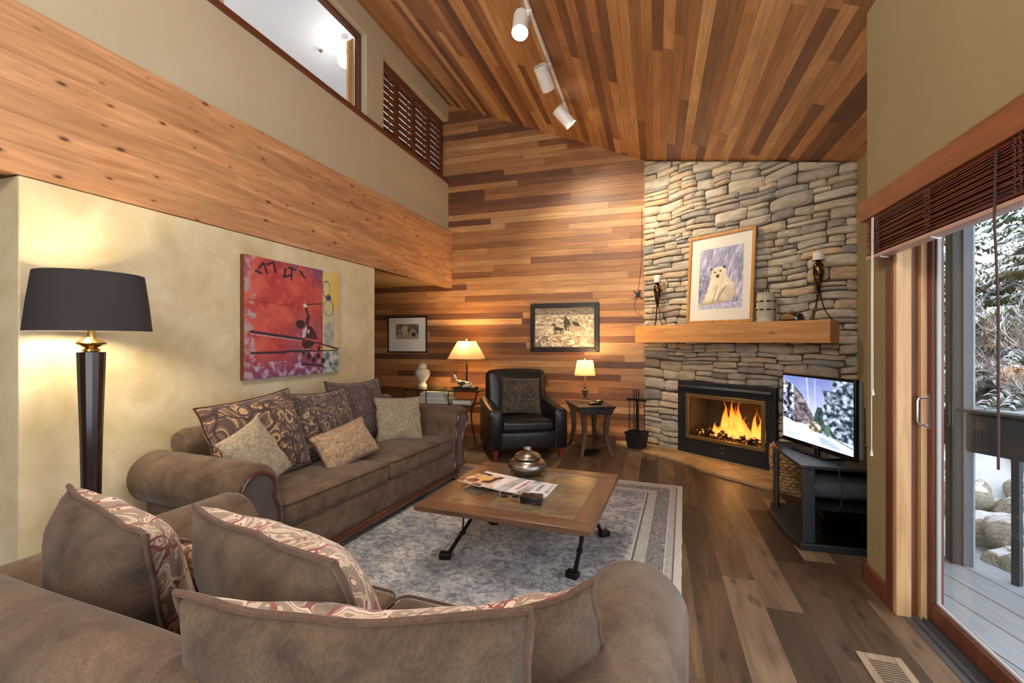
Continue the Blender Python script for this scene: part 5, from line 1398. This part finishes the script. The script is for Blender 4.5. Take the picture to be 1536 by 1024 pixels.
# ---------------------------------------------------------------- outdoors
DA = math.degrees(math.atan2(.966, -.261)) - 90   # boards run along local y
dkw = [(1.40, -2.2), (1.40, 6.2), (2.02, 6.2), (2.04, 3.72), (2.16, 3.50), (4.6, -.25), (5.9, -2.2)]
a = R(-DA)
loc = [(x * math.cos(a) - y * math.sin(a), x * math.sin(a) + y * math.cos(a)) for x, y in dkw]
dko = MB().prism(loc, 'z', -.10, -.05).build('deck', M['deck'], smooth=False); at(dko, (0, 0, 0), DA); struct(dko)
MB().prism([(x, y) for x, y in loc], 'z', -.26, -.101).build('deck_fascia', M['deckblack'], dko, smooth=False)
# snow ground
def gz(x, y):
    d_ = (x * .55 + y * .83)   # distance outwards
    t_ = max(0, min(1, (d_ - 4.4) / 3.2))
    return -.34 + .92 * t_ * t_ * (3 - 2 * t_) + .10 * noise.noise(Vector((x * .9, y * .9, 0))) + max(0, d_ - 9) * .05
gv = []; nx, ny = 90, 90
for j_ in range(ny + 1):
    for i_ in range(nx + 1):
        x = 1.42 + 24 * (i_ / nx) ** 1.5; y = -3 + 32 * (j_ / ny)
        z_ = gz(x, y)
        gv.append((x, y, z_))
gfs = [(j_ * (nx + 1) + i_, j_ * (nx + 1) + i_ + 1, (j_ + 1) * (nx + 1) + i_ + 1, (j_ + 1) * (nx + 1) + i_) for j_ in range(ny) for i_ in range(nx)]
snow = N('snow'); snow.base(snow.ramp(snow.noise(snow.coord(), 3, 5), [(.3, rgb(206, 212, 222)), (.7, rgb(234, 238, 244))])); snow.p(Roughness=.8); snow.bump(snow.noise(snow.coord(), 14, 4), .4, .03)
M['snow'] = snow.m
g_ = MB().add(gv, gfs).build('snow_ground', M['snow'], angle=180); struct(g_)
# posts and railing
pst = thing('deck_post', 'dark square deck post with a cap board standing outside the glass door', 'post', (1.865, 3.69, -.05), -8)
MB().box(-.033, .04, -.05, .05, 0, 3.2).build('post_core', M['deckblack'], pst, bevel=.005)
MB().box(.018, .066, -.065, -.05, 0, 3.2).build('face_board', solid('bluegrey_board', rgb(92, 102, 114), .6), pst, bevel=.003, label='blue-grey face board')
MB().box(.068, .077, -.06, .03, 0, 3.2).build('edge_trim', M['grey_frame'], pst, label='pale grey edge trim')
rl_ = thing('deck_railing', 'dark painted deck railing running away from the post towards the camera side', 'railing', (1.93, 3.60, -.05), math.degrees(math.atan2(-.837, .547)))
MB().soft((1.35, 0, .855), (2.9, .05, .25), .02, n=2).build('rail_board', M['deckblack'], rl_, angle=50)
MB().box(-.08, 2.8, -.05, .06, .98, 1.0).build('top_cap', M['deckblack'], rl_, bevel=.005)
for k in range(12):
    x = .19 + k * .24
    MB().box(x - .019, x + .019, -.022, .016, 0, .75).build('baluster', M['deckblack'], rl_, bevel=.003)
r2 = thing('deck_railing', 'dark painted deck railing seen left of the deck post through the glass', 'railing', (1.90, 3.75, -.05), 91)
MB().soft((1.1, 0, .855), (2.2, .05, .25), .02, n=2).build('rail_board', M['deckblack'], r2, angle=50)
MB().box(0, 2.2, -.05, .06, .98, 1.0).build('top_cap', M['snow'], r2, bevel=.008, label='snow-dusted cap')
for k in range(9):
    x = .20 + k * .24
    MB().box(x - .019, x + .019, -.016, .022, 0, .75).build('baluster', M['deckblack'], r2, bevel=.003)
# boulders
bd = N('granite'); bf = bd.noise(bd.coord(), 9, 6, .7, .6)
bcol = bd.ramp(bf, [(.3, rgb(96, 93, 90)), (.5, rgb(170, 162, 148)), (.7, rgb(206, 196, 176))])
geo = bd.n.new('ShaderNodeNewGeometry'); gnz = bd.sep(geo.outputs['Normal'])[2]
sm = bd.ramp(bd.math('ADD', gnz, bd.math('MULTIPLY', bd.math('SUBTRACT', bd.noise(bd.coord(), 6, 4), .5), .7)), [(.80, gray(0)), (.88, gray(1))])
bd.base(bd.mix(sm, bcol, rgb(236, 240, 246))); bd.p(Roughness=.9); bd.bump(bf, .6, .03)
def rock_mesh(seed):
    bm = bmesh.new(); bmesh.ops.create_icosphere(bm, subdivisions=4, radius=1)
    for v in bm.verts:
        p = v.co.copy(); q = noise.fractal(p * .9 + Vector((seed * 7, 0, 0)), 1, 2, 3) * .28 + noise.noise(p * 3 + Vector((seed, 3, 0))) * .07
        v.co = p * (1 + q)
    me = bpy.data.meshes.new('boulder'); bm.to_mesh(me); bm.free(); me.materials.append(bd.m)
    me.polygons.foreach_set('use_smooth', [True] * len(me.polygons)); return me
rms = [rock_mesh(k) for k in range(5)]
rr = random.Random(12); nb = 0
where = ['low against the deck edge', 'in the lower course of the boulder wall', 'in the middle course of the boulder wall', 'in the upper course of the boulder wall', 'on the crest of the boulder wall']
for row in range(5):
    for k in range(12):
        dist = 4.75 + row * .42 + rr.uniform(-.1, .1)
        lat = -1.6 + k * .46 + rr.uniform(-.1, .1) + (row % 2) * .22
        x = dist * .55 + lat * .83; y = dist * .83 - lat * .55
        if x < 2.15: continue
        if rr.random() < .10: continue
        s = rr.uniform(.19, .30)
        o = bpy.data.objects.new('boulder', rms[rr.randrange(5)]); COL.objects.link(o)
        o.location = (x, y, gz(x, y) + s * .25); o.scale = (s * rr.uniform(1, 1.4), s * rr.uniform(.9, 1.1), s * rr.uniform(.7, .95)); o.rotation_euler = (0, 0, rr.uniform(0, 6))
        tag(o, 'snow-capped granite boulder ' + where[row], 'boulder', 'snowy boulders ' + where[row]); nb += 1
# trees
gn = solid('fir_needles', rgb(96, 114, 92), .8, var=.4, vscale=3)
gn2 = solid('pale_fir_needles', rgb(136, 154, 112), .8, var=.3, vscale=3)
bark = solid('snowy_bark', rgb(120, 112, 106), .9, var=.5, vscale=12)
sn2 = solid('branch_snow', rgb(232, 238, 246), .85, var=.08)
def fir(seed, H, Rr, zlow=.3):
    q = random.Random(seed); gm_ = MB(); sn = MB(); tk_ = MB()
    tk_.tube([(0, 0, -.3), (.03, 0, H * .5), (0, 0, H)], [.13, .09, .01], 8)
    z_ = zlow
    while z_ < H - .2:
        fr_ = 1 - (z_ / H) ** 1.1
        nbr = 7
        for b_ in range(nbr):
            az = q.uniform(0, 2 * PI); L_ = Rr * fr_ * q.uniform(.65, 1.1) + .15
            pts = []
            for t_ in range(7):
                s_ = t_ / 6; pts.append(Vector((math.cos(az) * L_ * s_, math.sin(az) * L_ * s_, z_ + .12 * s_ * L_ - .42 * L_ * s_ * s_)))
            tk_.tube(pts[:6], [.018, .015, .012, .009, .006, .004], 4)
            side = Vector((-math.sin(az), math.cos(az), 0))
            nn = int(22 + 40 * L_)
            for w_ in range(nn):
                s_ = q.uniform(.12, 1); i_ = min(5, int(s_ * 6)); p = pts[i_].lerp(pts[i_ + 1], s_ * 6 - i_)
                d_ = (side * q.choice([-1, 1]) + Vector((math.cos(az), math.sin(az), 0)) * .7 + Vector((0, 0, q.uniform(-.5, .1)))).normalized()
                l_ = (.07 + .13 * (1 - s_)) * q.uniform(.7, 1.3) * (.6 + L_ * .35); wd = l_ * .17
                sd = d_.cross(Vector((0, 0, 1))).normalized() * wd
                sag = Vector((0, 0, -l_ * .25))
                m_ = p + d_ * l_ * .5
                gm_.add([p - sd * .5, p + sd * .5, m_ + sd, m_ - sd, p + d_ * l_ + sag], [(0, 1, 2, 3), (3, 2, 4)])
                gm_.add([m_ - sd * .4 + Vector((0, 0, .02)), m_ + sd * .4, m_ + sd * .2 - Vector((0, 0, l_ * .4)), m_ - sd * .5 - Vector((0, 0, l_ * .35))], [(0, 1, 2, 3)])
                if q.random() < .8:
                    up_ = Vector((0, 0, .010)); e_ = .5
                    sn.add([p - sd * e_ + up_, p + sd * e_ + up_, m_ + sd * .8 + up_, m_ - sd * .8 + up_, p + d_ * l_ * .93 + sag + up_, p + up_ * 2.6, m_ + up_ * 2.4], [(0, 1, 6), (1, 2, 6), (2, 4, 6), (4, 3, 6), (3, 0, 6)])
        z_ += q.uniform(.13, .2) * (1 + .4 * (z_ / H))
    return gm_, sn, tk_
protos = []
for k, (H, Rr) in enumerate(((5.2, 1.7), (6.8, 1.9))):
    gm_, sn, tk_ = fir(30 + k, H, Rr)
    t = thing('fir_tree', 'x', 'tree', (0, 0, 0), 0, 'snowy firs beyond the deck')
    tk_.build('trunk', bark, t); gm_.build('foliage', gn if k else gn2, t, smooth=False); sn.build('snow_load', sn2, t, smooth=False, label='white snow on the boughs')
    protos.append(t)
tp = [(4.85, 7.6, 0, 40, .9, 'pale green snowy fir standing nearest the boulder wall'), (6.6, 9.6, 1, 120, 1, 'dark snowy fir behind the nearest pale fir'), (3.4, 8.6, 1, 200, 1, 'dark snowy fir seen between the door stile and the deck post'), (5.9, 7.6, 1, 300, .95, 'dark snowy fir at the right of the glass'), (8.6, 10.6, 0, 90, 1.25, 'tall pale snowy fir in the second row'), (4.9, 11.6, 1, 10, 1.15, 'tall dark snowy fir farthest back'), (7.4, 7.4, 0, 250, 1.1, 'pale snowy fir beyond the right edge of the glass'), (2.2, 10.4, 0, 150, 1.2, 'pale snowy fir behind the stone corner of the house'), (9.4, 14.0, 1, 70, 1.35, 'very tall dark fir deep in the woods'), (6.3, 14.5, 0, 33, 1.5, 'very tall pale fir deep in the woods')]
for i, (x, y, k, rz, s, lb) in enumerate(tp):
    o = protos[k] if [q[2] for q in tp[:i]].count(k) == 0 else cp(protos[k])
    o.location = (x, y, gz(x, y) - .1); o.rotation_euler = (0, 0, R(rz)); o.scale = (s, s, s); o['label'] = lb
# bare snowy shrubs
def shrub(seed):
    q = random.Random(seed); m_ = MB()
    def grow(p, d, L_, r_, dep):
        pts = [p]; 
        for s in range(5):
            d = (d + Vector((q.uniform(-.3, .3), q.uniform(-.3, .3), q.uniform(-.15, .2)))).normalized(); pts.append(pts[-1] + d * L_ / 5)
        m_.tube(pts, [r_ * (1 - .12 * s) for s in range(6)], 5)
        if dep:
            for s in range(1, 6):
                for _ in range(2 if dep > 1 else 1):
                    nd = (d + Vector((q.uniform(-1, 1), q.uniform(-1, 1), q.uniform(-.3, .9)))).normalized(); grow(pts[s], nd, L_ * q.uniform(.4, .62), r_ * .55, dep - 1)
    for k in range(5): grow(Vector((q.uniform(-.15, .15), q.uniform(-.15, .15), -.1)), Vector((q.uniform(-.7, .7), q.uniform(-.7, .7), 1)).normalized(), 1.1, .024, 3)
    return m_
shm = N('frosted_twig'); gg = shm.n.new('ShaderNodeNewGeometry'); zz_ = shm.sep(gg.outputs['Normal'])[2]
shm.base(shm.ramp(zz_, [(.15, rgb(128, 118, 112)), (.3, rgb(236, 240, 246))])); shm.p(Roughness=.85)
shm.t.nodes.active = None
s1 = shrub(3).build('bare_shrub', shm.m)
sps = [(3.75, 5.95, .8, 0, 'frosted bare shrub rising just above the boulder wall'), (4.6, 6.4, .9, 90, 'frosted bare shrub at the right edge of the glass'), (3.0, 6.5, .7, 200, 'frosted bare shrub left of the deck post'), (4.3, 7.3, .8, 140, 'frosted bare shrub behind the front shrubs')]
for i, (x, y, s, rz, lb) in enumerate(sps):
    o = s1 if i == 0 else s1.copy()
    if i: COL.objects.link(o)
    o.location = (x, y, gz(x, y)); o.scale = (s, s, s); o.rotation_euler = (0, 0, R(rz)); tag(o, lb, 'shrub', 'frosted shrubs above the boulders')

# ---------------------------------------------------------------- world, camera
W = bpy.data.worlds.new('winter_sky'); SC.world = W; W.use_nodes = True
bgn_ = W.node_tree.nodes['Background']; bgn_.inputs[0].default_value = (.90, .94, 1.0, 1); bgn_.inputs[1].default_value = 1.7
cam = bpy.data.cameras.new('camera'); cam.lens = 683 / 1536 * 36; cam.sensor_width = 36; cam.sensor_fit = 'HORIZONTAL'; cam.clip_start = .02
co_ = bpy.data.objects.new('camera', cam); COL.objects.link(co_); co_.location = (0, 0, 1.38)
co_.rotation_euler = (R(90), 0, math.atan(214 / 683)); SC.camera = co_
vs_ = SC.view_settings; vs_.view_transform = 'Standard'; vs_.look = 'None'; vs_.gamma = 1; vs_.use_curve_mapping = False; vs_.exposure = 0.9
SC.cycles.max_bounces = 10; SC.cycles.diffuse_bounces = 5; SC.cycles.transparent_max_bounces = 16; SC.cycles.glossy_bounces = 4; SC.cycles.use_denoising = True
SC.cycles.sample_clamp_indirect = 6
# fire light
li = bpy.data.lights.new('fire_light', 'POINT'); li.energy = 6; li.color = (1, .45, .14); li.shadow_soft_size = .08
lo = bpy.data.objects.new('fire_light', li); COL.objects.link(lo); lo.parent = fp; lo.location = (1.20, .06, .42)
